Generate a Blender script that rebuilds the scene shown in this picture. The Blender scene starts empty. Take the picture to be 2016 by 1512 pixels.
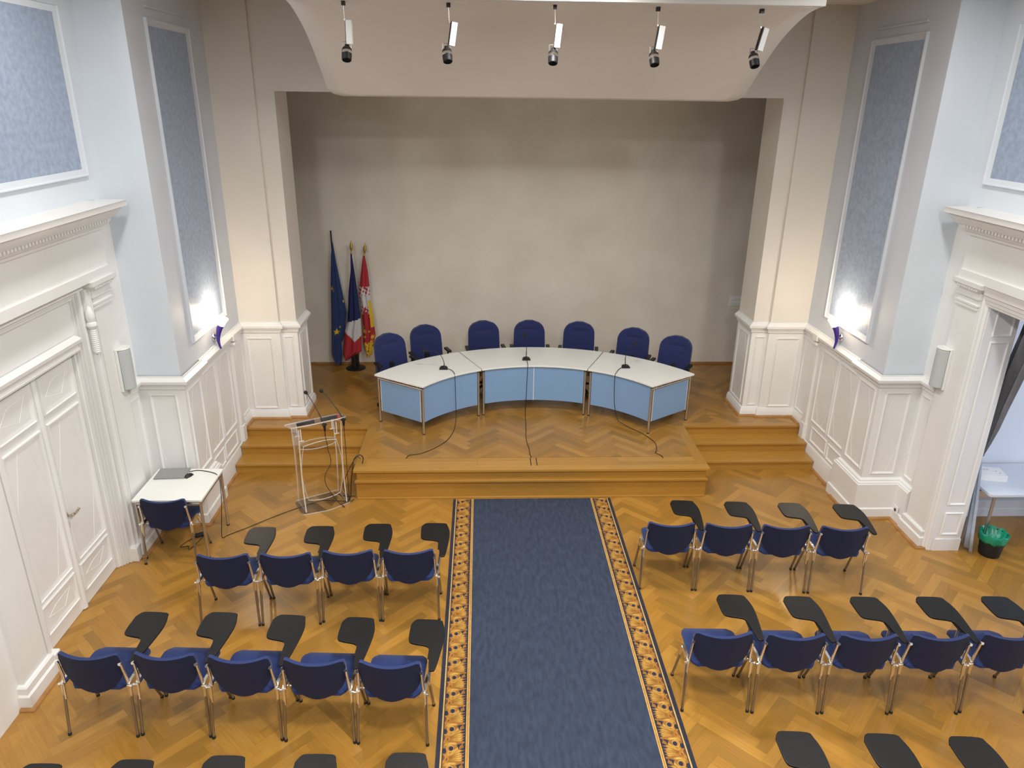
import bpy, bmesh, math, random
from mathutils import Vector, Matrix
random.seed(7)
sc = bpy.context.scene
COL = sc.collection
PI = math.pi
R = math.radians

# ------------------------------------------------------------------ room dimensions (metres)
XC = 0.64            # room axis
CAMZ = 4.70
STZ = 0.412          # stage deck height
HW = 3.935           # half width beside the stage steps
HD = 4.40            # half width of the hall beside the doors
HP = 3.176           # half width of the stage opening
YP = 9.787           # face of the stage piers
YK = 7.66            # where the side walls step outwards
YB = 12.036          # wall behind the stage
ZC = 5.82            # ceiling
ZDADO = 1.83

def lin(c):
    return tuple((v/12.92 if v <= .04045 else ((v+.055)/1.055)**2.4) for v in c)
def rgb(r, g, b):
    return lin((r/255, g/255, b/255))

# ------------------------------------------------------------------ materials
MATS = {}
def mat(name, color, rough=.5, metal=0, var=0.0, vscale=4.0, bump=0.0, bscale=40.0, spec=.5,
        emit=None, estr=0, trans=0, ior=1.45, coat=0, sheen=0, color2=None, stretch=None, detail=4):
    m = bpy.data.materials.new(name); m.use_nodes = True
    nt = m.node_tree; b = nt.nodes['Principled BSDF']
    b.inputs['Base Color'].default_value = (*color, 1)
    b.inputs['Roughness'].default_value = rough
    b.inputs['Metallic'].default_value = metal
    b.inputs['Specular IOR Level'].default_value = spec
    b.inputs['IOR'].default_value = ior
    b.inputs['Transmission Weight'].default_value = trans
    b.inputs['Coat Weight'].default_value = coat
    b.inputs['Sheen Weight'].default_value = sheen
    if emit:
        b.inputs['Emission Color'].default_value = (*emit, 1)
        b.inputs['Emission Strength'].default_value = estr
    if var or bump:
        tc = nt.nodes.new('ShaderNodeTexCoord'); mp = nt.nodes.new('ShaderNodeMapping')
        nt.links.new(tc.outputs['Object'], mp.inputs['Vector'])
        if stretch: mp.inputs['Scale'].default_value = stretch
    if var:
        n = nt.nodes.new('ShaderNodeTexNoise'); n.inputs['Scale'].default_value = vscale
        n.inputs['Detail'].default_value = detail; n.inputs['Roughness'].default_value = .5
        nt.links.new(mp.outputs['Vector'], n.inputs['Vector'])
        cr = nt.nodes.new('ShaderNodeValToRGB')
        lo = tuple(max(0, c*(1-var)) for c in color); hi = color2 or tuple(min(1, c*(1+var)) for c in color)
        cr.color_ramp.elements[0].position = .34; cr.color_ramp.elements[1].position = .68
        cr.color_ramp.elements[0].color = (*lo, 1); cr.color_ramp.elements[1].color = (*hi, 1)
        nt.links.new(n.outputs['Fac'], cr.inputs['Fac'])
        nt.links.new(cr.outputs['Color'], b.inputs['Base Color'])
    if bump:
        n2 = nt.nodes.new('ShaderNodeTexNoise'); n2.inputs['Scale'].default_value = bscale
        n2.inputs['Detail'].default_value = 3
        nt.links.new(mp.outputs['Vector'], n2.inputs['Vector'])
        bp = nt.nodes.new('ShaderNodeBump'); bp.inputs['Strength'].default_value = bump
        bp.inputs['Distance'].default_value = .01
        nt.links.new(n2.outputs['Fac'], bp.inputs['Height'])
        nt.links.new(bp.outputs['Normal'], b.inputs['Normal'])
    MATS[name] = m
    return m

def wood_mat(name, base, spread, rough=.3, island=True, grain=1.0, coat=.25):
    """varnished oak; every plank (mesh island) takes its own tone, grain runs along U"""
    m = bpy.data.materials.new(name); m.use_nodes = True
    nt = m.node_tree; b = nt.nodes['Principled BSDF']
    uv = nt.nodes.new('ShaderNodeUVMap')
    mp = nt.nodes.new('ShaderNodeMapping'); mp.inputs['Scale'].default_value = (2.2, 38, 1)
    nt.links.new(uv.outputs['UV'], mp.inputs['Vector'])
    n = nt.nodes.new('ShaderNodeTexNoise'); n.inputs['Scale'].default_value = 1.6
    n.inputs['Detail'].default_value = 6; n.inputs['Roughness'].default_value = .65
    nt.links.new(mp.outputs['Vector'], n.inputs['Vector'])
    geo = nt.nodes.new('ShaderNodeNewGeometry')
    cr = nt.nodes.new('ShaderNodeValToRGB')
    els = cr.color_ramp.elements
    els[0].position = 0; els[1].position = 1
    els[0].color = (*[c*(1-spread) for c in base], 1)
    els[1].color = (*[min(1, c*(1+spread)) for c in base], 1)
    mid = els.new(.5); mid.color = (base[0]*1.02, base[1]*.96, base[2]*.86, 1)
    nt.links.new(geo.outputs['Random Per Island'], cr.inputs['Fac'])
    gr = nt.nodes.new('ShaderNodeValToRGB')
    gr.color_ramp.elements[0].position = .3; gr.color_ramp.elements[1].position = .7
    g0 = 1-.2*grain
    gr.color_ramp.elements[0].color = (g0, g0*.96, g0*.9, 1); gr.color_ramp.elements[1].color = (1.0, 1.0, 1.0, 1)
    nt.links.new(n.outputs['Fac'], gr.inputs['Fac'])
    mx = nt.nodes.new('ShaderNodeMix'); mx.data_type = 'RGBA'; mx.blend_type = 'MULTIPLY'
    mx.inputs['Factor'].default_value = 1
    nt.links.new(cr.outputs['Color'], mx.inputs[6]); nt.links.new(gr.outputs['Color'], mx.inputs[7])
    nt.links.new(mx.outputs[2], b.inputs['Base Color'])
    b.inputs['Roughness'].default_value = rough
    b.inputs['Coat Weight'].default_value = coat; b.inputs['Coat Roughness'].default_value = .22
    bp = nt.nodes.new('ShaderNodeBump'); bp.inputs['Strength'].default_value = .06; bp.inputs['Distance'].default_value = .004
    nt.links.new(n.outputs['Fac'], bp.inputs['Height']); nt.links.new(bp.outputs['Normal'], b.inputs['Normal'])
    MATS[name] = m
    return m

WHITE = mat('white_woodwork', (.765, .76, .74), .38, var=.02, vscale=2, bump=.012, bscale=25)
CREAM = mat('cream_plaster', (.67, .63, .57), .7, var=.03, vscale=1.2, bump=.06, bscale=18)
PALE = mat('pale_blue_paint', (.66, .71, .76), .6, var=.03, vscale=1.5, bump=.05, bscale=16)
PALESHADE = mat('shaded_pale_blue_paint', (.58, .61, .66), .62, var=.03, vscale=1.5, bump=.05, bscale=16)  # same pale blue paint, its warm shade put into the colour
STUCCO = mat('mottled_blue_stucco', (.31, .385, .51), .42, var=.10, vscale=20, bump=.3, bscale=30, color2=(.37, .445, .575), detail=10)
BACKW = mat('stage_plaster', (.73, .675, .59), .8, var=.05, vscale=1.6, bump=.08, bscale=12, color2=(.77, .725, .645), detail=5)
CEILM = mat('ceiling_plaster', (.72, .67, .60), .8, var=.02, vscale=2)
CANOPY = mat('canopy_fabric', (.76, .715, .66), .75, var=.03, vscale=1.0, bump=.03, bscale=60)
CANW = mat('canopy_white', (.82, .82, .79), .5)
OAK = wood_mat('oak_herringbone', (.365, .190, .034), .22, rough=.32)
OAKB = wood_mat('oak_boards', (.41, .218, .040), .09, rough=.32, grain=.9)
OAKD = mat('oak_skirting_strip', (.36, .18, .06), .4, var=.15, vscale=8)
DARKW = wood_mat('brown_boards', (.20, .10, .05), .2, rough=.35)
ALU = mat('polished_aluminium', (.86, .85, .83), .2, 1)
CHROME = mat('chrome', (.80, .80, .82), .1, 1)
STEEL = mat('brushed_steel', (.62, .60, .57), .28, 1)
LEGST = mat('leg_steel', (.36, .35, .35), .3, 1)
BLUEF = mat('blue_fabric', (.008, .022, .104), .85, var=.10, vscale=60, bump=.12, bscale=260, sheen=.12)
BLUEB = mat('navy_back_shell', (.0045, .0075, .034), .85, var=.10, vscale=60, bump=.10, bscale=260, sheen=.04)
OFFB = mat('indigo_fabric', (.012, .020, .095), .88, var=.08, vscale=60, bump=.12, bscale=240, sheen=.2)
BLACKP = mat('black_plastic', (.012, .012, .012), .45)
TABL = mat('black_laminate', (.0065, .0065, .0065), .42, spec=.42)
RUB = mat('black_rubber', (.01, .01, .01), .7)
TWHITE = mat('white_laminate', (.80, .81, .77), .35)
TPALE = mat('pale_grey_laminate', (.60, .635, .70), .4)
MODB = mat('powder_blue_panel', (.205, .345, .555), .45)
def acrylic(name, edge):
    """clear sheet: see-through with a fresnel sheen; its sawn edges are painted pale for gathered light"""
    m = bpy.data.materials.new(name); m.use_nodes = True; nt = m.node_tree; nt.nodes.clear()
    o = nt.nodes.new('ShaderNodeOutputMaterial'); tr = nt.nodes.new('ShaderNodeBsdfTransparent'); tr.inputs['Color'].default_value = (.955, .96, .965, 1)
    mx = nt.nodes.new('ShaderNodeMixShader')
    if edge:
        g = nt.nodes.new('ShaderNodeBsdfPrincipled'); g.inputs['Base Color'].default_value = (.88, .86, .83, 1); g.inputs['Roughness'].default_value = .25
        mx.inputs['Fac'].default_value = .5  # half pale colour, standing in for light gathered in the edge
    else:
        g = nt.nodes.new('ShaderNodeBsdfGlossy'); g.inputs['Roughness'].default_value = .04
        fr = nt.nodes.new('ShaderNodeFresnel'); fr.inputs['IOR'].default_value = 1.42; ge = nt.nodes.new('ShaderNodeNewGeometry'); sub = nt.nodes.new('ShaderNodeMath'); sub.operation = 'SUBTRACT'; sub.inputs[0].default_value = 1; sub.use_clamp = True
        nt.links.new(ge.outputs['Backfacing'], sub.inputs[1]); mu = nt.nodes.new('ShaderNodeMath'); mu.operation = 'MULTIPLY'
        nt.links.new(fr.outputs['Fac'], mu.inputs[0]); nt.links.new(sub.outputs[0], mu.inputs[1]); nt.links.new(mu.outputs[0], mx.inputs['Fac'])
    nt.links.new(tr.outputs[0], mx.inputs[1]); nt.links.new(g.outputs[0], mx.inputs[2]); nt.links.new(mx.outputs[0], o.inputs['Surface'])
    return m
ACR = acrylic('clear_acrylic', False); ACE = acrylic('acrylic_edge', True)
GLASSB = mat('cobalt_glass', (.045, .025, .28), .15, spec=.6, coat=.4)
LAMPG = mat('lit_frosted_glass', (1, .93, .8), .4, emit=(1, .82, .58), estr=24)
SPK = mat('speaker_grille', (.47, .50, .49), .55, bump=.25, bscale=500)
SPKW = mat('speaker_shell', (.75, .77, .73), .45)
NAVY = mat('carpet_navy_edge', (.017, .019, .036), .95, var=.2, vscale=40)
FIELD = mat('carpet_blue_field', (.026, .037, .066), .97, var=.14, vscale=8, bump=.2, bscale=300, color2=(.037, .050, .084), stretch=(3.4, 1.0, 1), detail=8)
GOLD = mat('carpet_gold', (.44, .245, .042), .9, var=.15, vscale=30)
GOLDM = mat('carpet_mid_gold', (.38, .19, .028), .9, var=.15, vscale=30)
GOLDD = mat('carpet_dark_gold', (.25, .105, .018), .9, var=.2, vscale=30)
GOLDL = mat('carpet_light_gold', (.50, .315, .085), .9, var=.10, vscale=30)
OCHRE = mat('carpet_ochre', (.36, .15, .025), .9, var=.15, vscale=30)
UMBER = mat('carpet_umber', (.12, .05, .025), .9)
FEU = mat('flag_blue', (.010, .030, .125), .8, var=.08, vscale=20, sheen=.2)
FFB = mat('flag_navy', (.010, .017, .085), .8)
FRED = mat('flag_red', (.36, .022, .03), .8)
FWH = mat('flag_white', (.55, .53, .53), .8)
FYE = mat('flag_yellow', (.62, .42, .025), .8)
BRASS = mat('gilt_finial', (.50, .34, .08), .4, .6)
GREYLAP = mat('grey_laptop_lid', (.33, .345, .33), .4, .4)
CURT = mat('grey_curtain', (.16, .165, .18), .85, var=.08, vscale=20, sheen=.2)
CURTL = mat('backlit_curtain_tail', (.33, .38, .46), .85, var=.08, vscale=20)  # paler copy of the curtain grey, with backlight painted in
NEXTW = mat('next_room_paint', (.68, .71, .78), .6)
GREENB = mat('green_bag_film', (.008, .26, .15), .3, spec=.6)
BINB = mat('bin_charcoal', (.012, .014, .018), .5)
PAPER = mat('white_card', (.80, .80, .78), .6)
INK = mat('dark_ink', (.05, .05, .055), .6)
REDP = mat('red_plastic', (.5, .03, .03), .4)
KEY = mat('satin_nickel', (.60, .55, .45), .25, 1)
DARKGAP = mat('dark_gap', (.02, .018, .015), .8)
CABLE = mat('cable_black', (.014, .011, .010), .5)
LENS = mat('spot_lens', (.9, .9, .9), .08, 1)
BALL = mat('ballast_white', (.80, .81, .79), .4)

# ------------------------------------------------------------------ mesh builder
class MB:
    def __init__(s):
        s.v = []; s.f = []; s.m = []; s.uv = {}; s.mats = []
    def mi(s, m):
        if m not in s.mats: s.mats.append(m)
        return s.mats.index(m)
    def face(s, pts, m, uvs=None):
        i0 = len(s.v); s.v += [tuple(p) for p in pts]
        s.f.append(list(range(i0, i0+len(pts)))); s.m.append(s.mi(m))
        if uvs: s.uv[len(s.f)-1] = uvs
    def mesh(s, verts, faces, m):
        i0 = len(s.v); s.v += [tuple(p) for p in verts]; k = s.mi(m)
        for f in faces:
            s.f.append([i0+i for i in f]); s.m.append(k)
    def box(s, x0, x1, y0, y1, z0, z1, m, M=None):
        v = [(x, y, z) for z in (z0, z1) for y in (y0, y1) for x in (x0, x1)]
        if M: v = [M @ Vector(p) for p in v]
        s.mesh(v, [(0, 2, 3, 1), (4, 5, 7, 6), (0, 1, 5, 4), (2, 6, 7, 3), (0, 4, 6, 2), (1, 3, 7, 5)], m)
    def plank(s, x0, x1, y0, y1, z0, z1, m, along='x'):
        """box whose UV U runs along the grain"""
        q = [((x0, y0, z1), (x1, y0, z1), (x1, y1, z1), (x0, y1, z1)), ((x0, y0, z0), (x0, y1, z0), (x1, y1, z0), (x1, y0, z0)),
             ((x0, y0, z0), (x1, y0, z0), (x1, y0, z1), (x0, y0, z1)), ((x1, y1, z0), (x0, y1, z0), (x0, y1, z1), (x1, y1, z1)),
             ((x0, y1, z0), (x0, y0, z0), (x0, y0, z1), (x0, y1, z1)), ((x1, y0, z0), (x1, y1, z0), (x1, y1, z1), (x1, y0, z1))]
        o = random.random()*9
        ids = {}
        for Q in q:
            fi = []
            for p in Q:
                if p not in ids: ids[p] = len(s.v); s.v.append(p)
                fi.append(ids[p])
            s.f.append(fi); s.m.append(s.mi(m))
            s.uv[len(s.f)-1] = [((p[0]+o, p[1]+p[2]+o) if along == 'x' else (p[1]+o, p[0]+p[2]+o)) for p in Q]
    def prism(s, poly, z0, z1, m, M=None, flip=False, edge=None):
        n = len(poly)
        v = [(p[0], p[1], z0) for p in poly]+[(p[0], p[1], z1) for p in poly]
        if M: v = [M @ Vector(p) for p in v]
        f = [list(range(n))[::-1], list(range(n, 2*n))]+[[i, (i+1) % n, n+(i+1) % n, n+i] for i in range(n)]
        if edge: s.mesh(v, f[:2], m); s.mesh(v, f[2:], edge)
        else: s.mesh(v, f, m)
    def tube(s, pts, r, m, n=8, cap=True):
        pts = [Vector(p) for p in pts]; rs = r if isinstance(r, (list, tuple)) else [r]*len(pts)
        vs = []; prev = None
        for i, p in enumerate(pts):
            t = (pts[min(i+1, len(pts)-1)]-pts[max(i-1, 0)]).normalized()
            if prev is None:
                a = Vector((0, 0, 1)) if abs(t.z) < .9 else Vector((1, 0, 0))
                u = t.cross(a).normalized()
            else:
                u = (prev-t*prev.dot(t)).normalized()
            prev = u; w = t.cross(u)
            for k in range(n):
                a = 2*PI*k/n; vs.append(p+(u*math.cos(a)+w*math.sin(a))*rs[i])
        fs = [[i*n+k, i*n+(k+1) % n, (i+1)*n+(k+1) % n, (i+1)*n+k] for i in range(len(pts)-1) for k in range(n)]
        if cap: fs += [list(range(n))[::-1], [(len(pts)-1)*n+k for k in range(n)]]
        s.mesh(vs, fs, m)
    def lathe(s, prof, m, n=20, M=None, c=(0, 0, 0)):
        vs = []
        for r, z in prof:
            for k in range(n):
                a = 2*PI*k/n; p = Vector((c[0]+r*math.cos(a), c[1]+r*math.sin(a), c[2]+z)); vs.append(M @ p if M else p)
        L = len(prof)
        fs = [[i*n+k, i*n+(k+1) % n, (i+1)*n+(k+1) % n, (i+1)*n+k] for i in range(L-1) for k in range(n)]
        if prof[0][0] > 1e-6: fs.append(list(range(n))[::-1])
        if prof[-1][0] > 1e-6: fs.append([(L-1)*n+k for k in range(n)])
        s.mesh(vs, fs, m)
    def grid(s, P, m, closed_u=False):
        """P[i][j] points; m a material or f(i,j)"""
        nu = len(P); nv = len(P[0]); i0 = len(s.v)
        for row in P: s.v += [tuple(p) for p in row]
        for i in range(nu-(0 if closed_u else 1)):
            for j in range(nv-1):
                a = i0+i*nv+j; b = i0+((i+1) % nu)*nv+j
                s.f.append([a, b, b+1, a+1]); s.m.append(s.mi(m(i, j) if callable(m) and not isinstance(m, bpy.types.Material) else m))
    def sweep(s, path, prof, m, side=1):
        """profile (out, z) along a plan path, mitred; out is to the left of travel (side=1)"""
        n = len(path); P = [Vector((p[0], p[1])) for p in path]; nor = []
        for i in range(n-1):
            d = (P[i+1]-P[i]).normalized(); nor.append(Vector((-d.y, d.x))*side)
        offs = []
        for i in range(n):
            if i == 0: o = nor[0]
            elif i == n-1: o = nor[-1]
            else:
                a, b = nor[i-1], nor[i]; o = (a+b)/max(.2, 1+a.dot(b))
            offs.append(o)
        K = len(prof); vs = []
        for i in range(n):
            for o, z in prof:
                q = P[i]+offs[i]*o; vs.append((q.x, q.y, z))
        fs = []
        for i in range(n-1):
            for k in range(K-1):
                f = [i*K+k, (i+1)*K+k, (i+1)*K+k+1, i*K+k+1]
                fs.append(f if side == 1 else f[::-1])
        fs += [list(range(K)), [(n-1)*K+k for k in range(K)][::-1]]
        s.mesh(vs, fs, m)
    def build(s, name, parent=None, loc=None, smooth=None, bevel=0, bseg=2, merge=False, solid=0):
        me = bpy.data.meshes.new(name); me.from_pydata(s.v, [], s.f)
        for m in s.mats: me.materials.append(m)
        me.polygons.foreach_set('material_index', s.m)
        if s.uv:
            ul = me.uv_layers.new(name='UVMap')
            for fi, uvs in s.uv.items():
                p = me.polygons[fi]
                for li, u in zip(p.loop_indices, uvs): ul.data[li].uv = u
        if not s.uv or merge:
            bm = bmesh.new(); bm.from_mesh(me)
            if merge: bmesh.ops.remove_doubles(bm, verts=bm.verts, dist=1e-5)
            if not s.uv: bmesh.ops.recalc_face_normals(bm, faces=bm.faces)
            bm.to_mesh(me); bm.free()
        me.validate(); me.update()
        o = bpy.data.objects.new(name, me); COL.objects.link(o)
        if parent: o.parent = parent
        if loc: o.location = loc
        if smooth:
            me.polygons.foreach_set('use_smooth', [True]*len(me.polygons)); me.set_sharp_from_angle(angle=R(smooth))
        if solid:
            md = o.modifiers.new('solid', 'SOLIDIFY'); md.thickness = solid; md.offset = 0
        if bevel:
            md = o.modifiers.new('bevel', 'BEVEL'); md.width = bevel; md.segments = bseg; md.limit_method = 'ANGLE'; md.angle_limit = R(40)
        return o

def tag(o, label, cat, group=None):
    o['label'] = label; o['category'] = cat
    if group: o['group'] = group
    return o
def thing(name, label, cat, loc=(0, 0, 0), rz=0, group=None):
    o = bpy.data.objects.new(name, None); COL.objects.link(o)
    o.empty_display_size = .1; o.location = loc; o.rotation_euler = (0, 0, rz)
    return tag(o, label, cat, group)
def struct(o):
    o['kind'] = 'structure'; return o
def dup(root, loc, rz, label, group):
    r = root.copy(); COL.objects.link(r); r.location = loc; r.rotation_euler = (0, 0, rz)
    r['label'] = label; r['group'] = group
    for ch in list(root.children):
        c = ch.copy(); COL.objects.link(c); c.parent = r
        for g in list(ch.children):
            d = g.copy(); COL.objects.link(d); d.parent = c
    return r
def smoothpts(pts, n=6):
    """Catmull-Rom through points"""
    P = [Vector(p) for p in pts]; out = []
    for i in range(len(P)-1):
        a = P[max(i-1, 0)]; b = P[i]; c = P[i+1]; d = P[min(i+2, len(P)-1)]
        for k in range(n):
            t = k/n
            out.append(.5*((2*b)+(c-a)*t+(2*a-5*b+4*c-d)*t*t+(3*b-a-3*c+d)*t**3))
    out.append(P[-1]); return out
def rounded(poly, r, n=4):
    out = []; N = len(poly)
    for i in range(N):
        a = Vector(poly[i-1]); b = Vector(poly[i]); c = Vector(poly[(i+1) % N])
        rr = r[i] if isinstance(r, (list, tuple)) else r
        d1 = (a-b); d2 = (c-b); k = min(rr, d1.length*.48, d2.length*.48)
        p = b+d1.normalized()*k; q = b+d2.normalized()*k
        for j in range(n+1):
            t = j/n; out.append(tuple((1-t)**2*p+2*t*(1-t)*b+t*t*q))
    return out
def X(side, h): return XC+side*h

# ================================================================== FLOORS
def clip(poly, x0, x1, y0, y1):
    def cut(P, ins, inter):
        out = []
        for i in range(len(P)):
            a, b = P[i-1], P[i]
            if ins(b):
                if not ins(a): out.append(inter(a, b))
                out.append(b)
            elif ins(a): out.append(inter(a, b))
        return out
    def ix(x): return lambda a, b: tuple(a[k]+(b[k]-a[k])*(x-a[0])/(b[0]-a[0]) for k in range(4))
    def iy(y): return lambda a, b: tuple(a[k]+(b[k]-a[k])*(y-a[1])/(b[1]-a[1]) for k in range(4))
    P = cut(poly, lambda p: p[0] >= x0, ix(x0)); P = P and cut(P, lambda p: p[0] <= x1, ix(x1))
    P = P and cut(P, lambda p: p[1] >= y0, iy(y0)); P = P and cut(P, lambda p: p[1] <= y1, iy(y1))
    return P
def herringbone(mb, rects, z, m, W=.092, n=6, gap=.0002):
    L = n*W; c = math.sqrt(.5)
    for k in range(-170, 170):
        for t in range(-16, 17):
            for hv in (0, 1):
                a0 = k*W+t*L; b0 = k*W-t*L
                if hv == 0: q = [(a0, b0), (a0+L, b0), (a0+L, b0+W), (a0, b0+W)]; uv = [(0, 0), (L, 0), (L, W), (0, W)]
                else: q = [(a0, b0+W), (a0+W, b0+W), (a0+W, b0+W+L), (a0, b0+W+L)]; uv = [(0, 0), (0, W), (L, W), (L, 0)]
                cx = (q[0][0]+q[2][0])/2; cy = (q[0][1]+q[2][1])/2
                X0 = (cx-cy)*c+XC; Y0 = (cx+cy)*c+6
                if not any(r[0]-.4 < X0 < r[1]+.4 and r[2]-.4 < Y0 < r[3]+.4 for r in rects): continue
                ru = random.random()*20; rv = random.random()*20
                P = []
                for (a, b), (u, v) in zip(q, uv):
                    a = cx+(a-cx)*(1-gap/W); b = cy+(b-cy)*(1-gap/W)
                    P.append(((a-b)*c+XC, (a+b)*c+6, u+ru, v+rv))
                for r in rects:
                    Q = clip(P, *r)
                    if Q and len(Q) > 2:
                        mb.face([(p[0], p[1], z) for p in Q], m, [(p[2], p[3]) for p in Q])

fl = MB()
herringbone(fl, [(-4.05, 5.33, 1.6, 8.9), ], 0, OAK)
struct(fl.build('floor'))
fs = MB(); fs.box(-6, 9, .5, 12.4, -.2, -.004, DARKGAP); struct(fs.build('floor_slab'))
fn = MB(); herringbone(fn, [(5.332, 7.6, 3.2, 7.61)], 0, OAK)
struct(fn.build('floor_next_room'))

# ================================================================== STAGE
stage = thing('stage_platform', 'raised oak stage with herringbone deck, board edging and three steps at each flank', 'stage', (XC, 8.11, 0))
def sb(mb, name, **k):
    o = mb.build(name, None, **k); o.parent = stage; o.matrix_parent_inverse = Matrix.Translation((-XC, -8.11, 0)); return o
WS = 2.227; YS = 8.11; YE = 9.392; TR = .283
d = MB()
herringbone(d, [(XC-WS+.13, XC+WS-.13, YS+.335, YE+.02), (X(-1, 3.93), X(1, 3.93), YE+.02, YP), (X(-1, 4.3), X(1, 4.3), YP, YB)], STZ, OAK)
sb(d, 'deck')
b = MB()
b.plank(XC-WS, XC+WS, YS, YS+.105, STZ-.032, STZ, OAKB)                       # front nosing
for i in range(2):                                                             # boards behind the nosing
    y0 = YS+.106+i*.114
    for x0, x1 in ((XC-WS+.13, XC-.7), (XC-.7, XC+.02), (XC+.02, XC+1.1), (XC+1.1, XC+WS-.13)):
        b.plank(x0+.0004, x1-.0004, y0+.0002, y0+.1138, STZ-.02, STZ-.0004, OAKB)
for s in (-1, 1):
    xa = sorted((X(s, WS), X(s, WS-.13)))
    b.plank(xa[0], xa[1], YS+.106, YE+.02, STZ-.032, STZ, OAKB, along='y')
    xs = sorted((X(s, WS), X(s, HW-.012)))
    b.plank(xs[0], xs[1], YE, YE+.11, STZ-.03, STZ+.001, OAKB)
sb(b, 'edge_boards', bevel=.0012, bseg=1)
r = MB()
r.plank(XC-WS+.035, XC+WS-.035, YS+.03, YS+.06, .26, STZ-.033, OAKB)
r.plank(XC-WS+.02, XC+WS-.02, YS+.035, YS+.06, .0, .232, OAKB)
for s in (-1, 1):
    xa = sorted((X(s, WS-.035), X(s, WS-.06))); r.plank(xa[0], xa[1], YS+.06, YE, 0, STZ-.033, OAKB, along='y')
sb(r, 'riser')
r = MB(); r.plank(XC-WS+.01, XC+WS-.01, YS+.002, YS+.06, .232, .262, OAKB); r.plank(XC-WS+.03, XC+WS-.03, YS+.012, YS+.034, 0, .022, OAKB)
sb(r, 'nosing', bevel=.004)
for s in (-1, 1):
    for k, zt in ((1, STZ*2/3), (2, STZ/3)):
        t = MB(); xs = sorted((X(s, WS-.02), X(s, HW-.03))); yf = YE-k*TR
        for ya_, yb_ in ((0, .20), (.2003, .33)):
            t.plank(xs[0], xs[1], yf+ya_, yf+yb_, zt-.028, zt, OAKB)
        o = sb(t, 'step_tread', bevel=.001, bseg=1)
    t = MB(); xs = sorted((X(s, WS-.02), X(s, HW-.03)))
    for yf, za, zb in ((YE+.02, STZ*2/3, STZ-.03), (YE-TR+.02, STZ/3, STZ*2/3-.028), (YE-2*TR+.02, 0, STZ/3-.028)):
        t.plank(xs[0], xs[1], yf, yf+.02, za, zb, OAKB)
    sb(t, 'step_riser')
c = MB()
c.box(XC-WS+.06, XC+WS-.06, YS+.07, YE, 0, STZ-.04, DARKGAP); c.box(X(-1, HW), X(1, HW), YE+.05, YP, 0, STZ-.02, DARKGAP)
c.box(X(-1, 4.6), X(1, 4.6), YP, YB, 0, STZ-.01, DARKGAP)
for x in (-.02, .055):                                                        # little cable slots in the front boards
    c.box(XC+x-.006, XC+x+.006, YS+.11, YS+.32, STZ-.01, STZ+.0008, DARKGAP)
sb(c, 'stage_frame')

# ================================================================== WALLS
for s, nm in ((-1, 'left'), (1, 'right')):
    # ---- side wall beside the stage, stepping out to the hall wall
    w = MB()
    def bx(h0, h1, y0, y1, z0, z1, m, w=w, s=s):
        xs = sorted((X(s, h0), X(s, h1))); w.box(xs[0], xs[1], y0, y1, z0, z1, m)
    bx(HW, 4.9, YK, 12.2, 0, 1.80, WHITE)
    bx(HW, 4.9, YK+.004, 12.2, 1.80, ZC, PALESHADE)
    bx(HW+.001, 4.9, YK, YK+.004, 1.80, ZC, PALE)
    # ---- hall wall with its door
    yd0, yd1 = (5.165, 6.98) if s == -1 else (5.25, 6.89)
    zh = 2.975 if s == -1 else 2.86
    ho = 4.75
    bx(HD, ho, yd1, YK, 0, 3.6, WHITE); bx(HD, ho, yd1-1, YK, 3.6, ZC, PALE)
    bx(HD, ho, yd0, yd1, zh, 3.6, WHITE); bx(HD, ho, .5, yd1-1, 3.6, ZC, PALE)
    bx(HD, ho, .5, yd0, 0, 3.6, WHITE)
    struct(w.build('wall_'+nm))
    # ---- stage pier
    w = MB()
    def bx(h0, h1, y0, y1, z0, z1, m, w=w, s=s):
        xs = sorted((X(s, h0), X(s, h1))); w.box(xs[0], xs[1], y0, y1, z0, z1, m)
    for z0, z1, m in ((STZ-.1, 1.80, WHITE), (1.80, ZC, CREAM)):
        bx(HP, HW, YP, YP+.60, z0, z1, m)
        bx(3.405, HW, YP-.045, YP, z0, z1, m)
    struct(w.build('wall_pier_'+nm))
    w = MB(); xs = sorted((X(s, HW), X(s, 4.3))); w.box(xs[0], xs[1], YP+.6, YB, STZ-.1, 5.2, BACKW); struct(w.build('wall_stage_'+nm))
w = MB(); w.box(X(-1, HP), X(1, HP), YP, YP+.6, 4.761, ZC, CREAM); struct(w.build('wall_lintel'))
w = MB(); w.box(-4.3, 5.6, YB, YB+.2, 0, 5.4, BACKW); struct(w.build('wall_back'))
w = MB(); w.box(X(-1, 4.4), X(1, 4.4), YP+.6, YB, 5.1, 5.3, BACKW); struct(w.build('ceiling_stage'))
w = MB(); w.box(-4.4, 5.7, -2, 12.2, ZC, ZC+.2, CEILM); struct(w.build('ceiling'))
t = MB(); t.box(X(-1, 4.2), X(1, 4.2), YB-.022, YB, STZ, STZ+.035, OAKD); struct(t.build('baseboard_back'))

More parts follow.
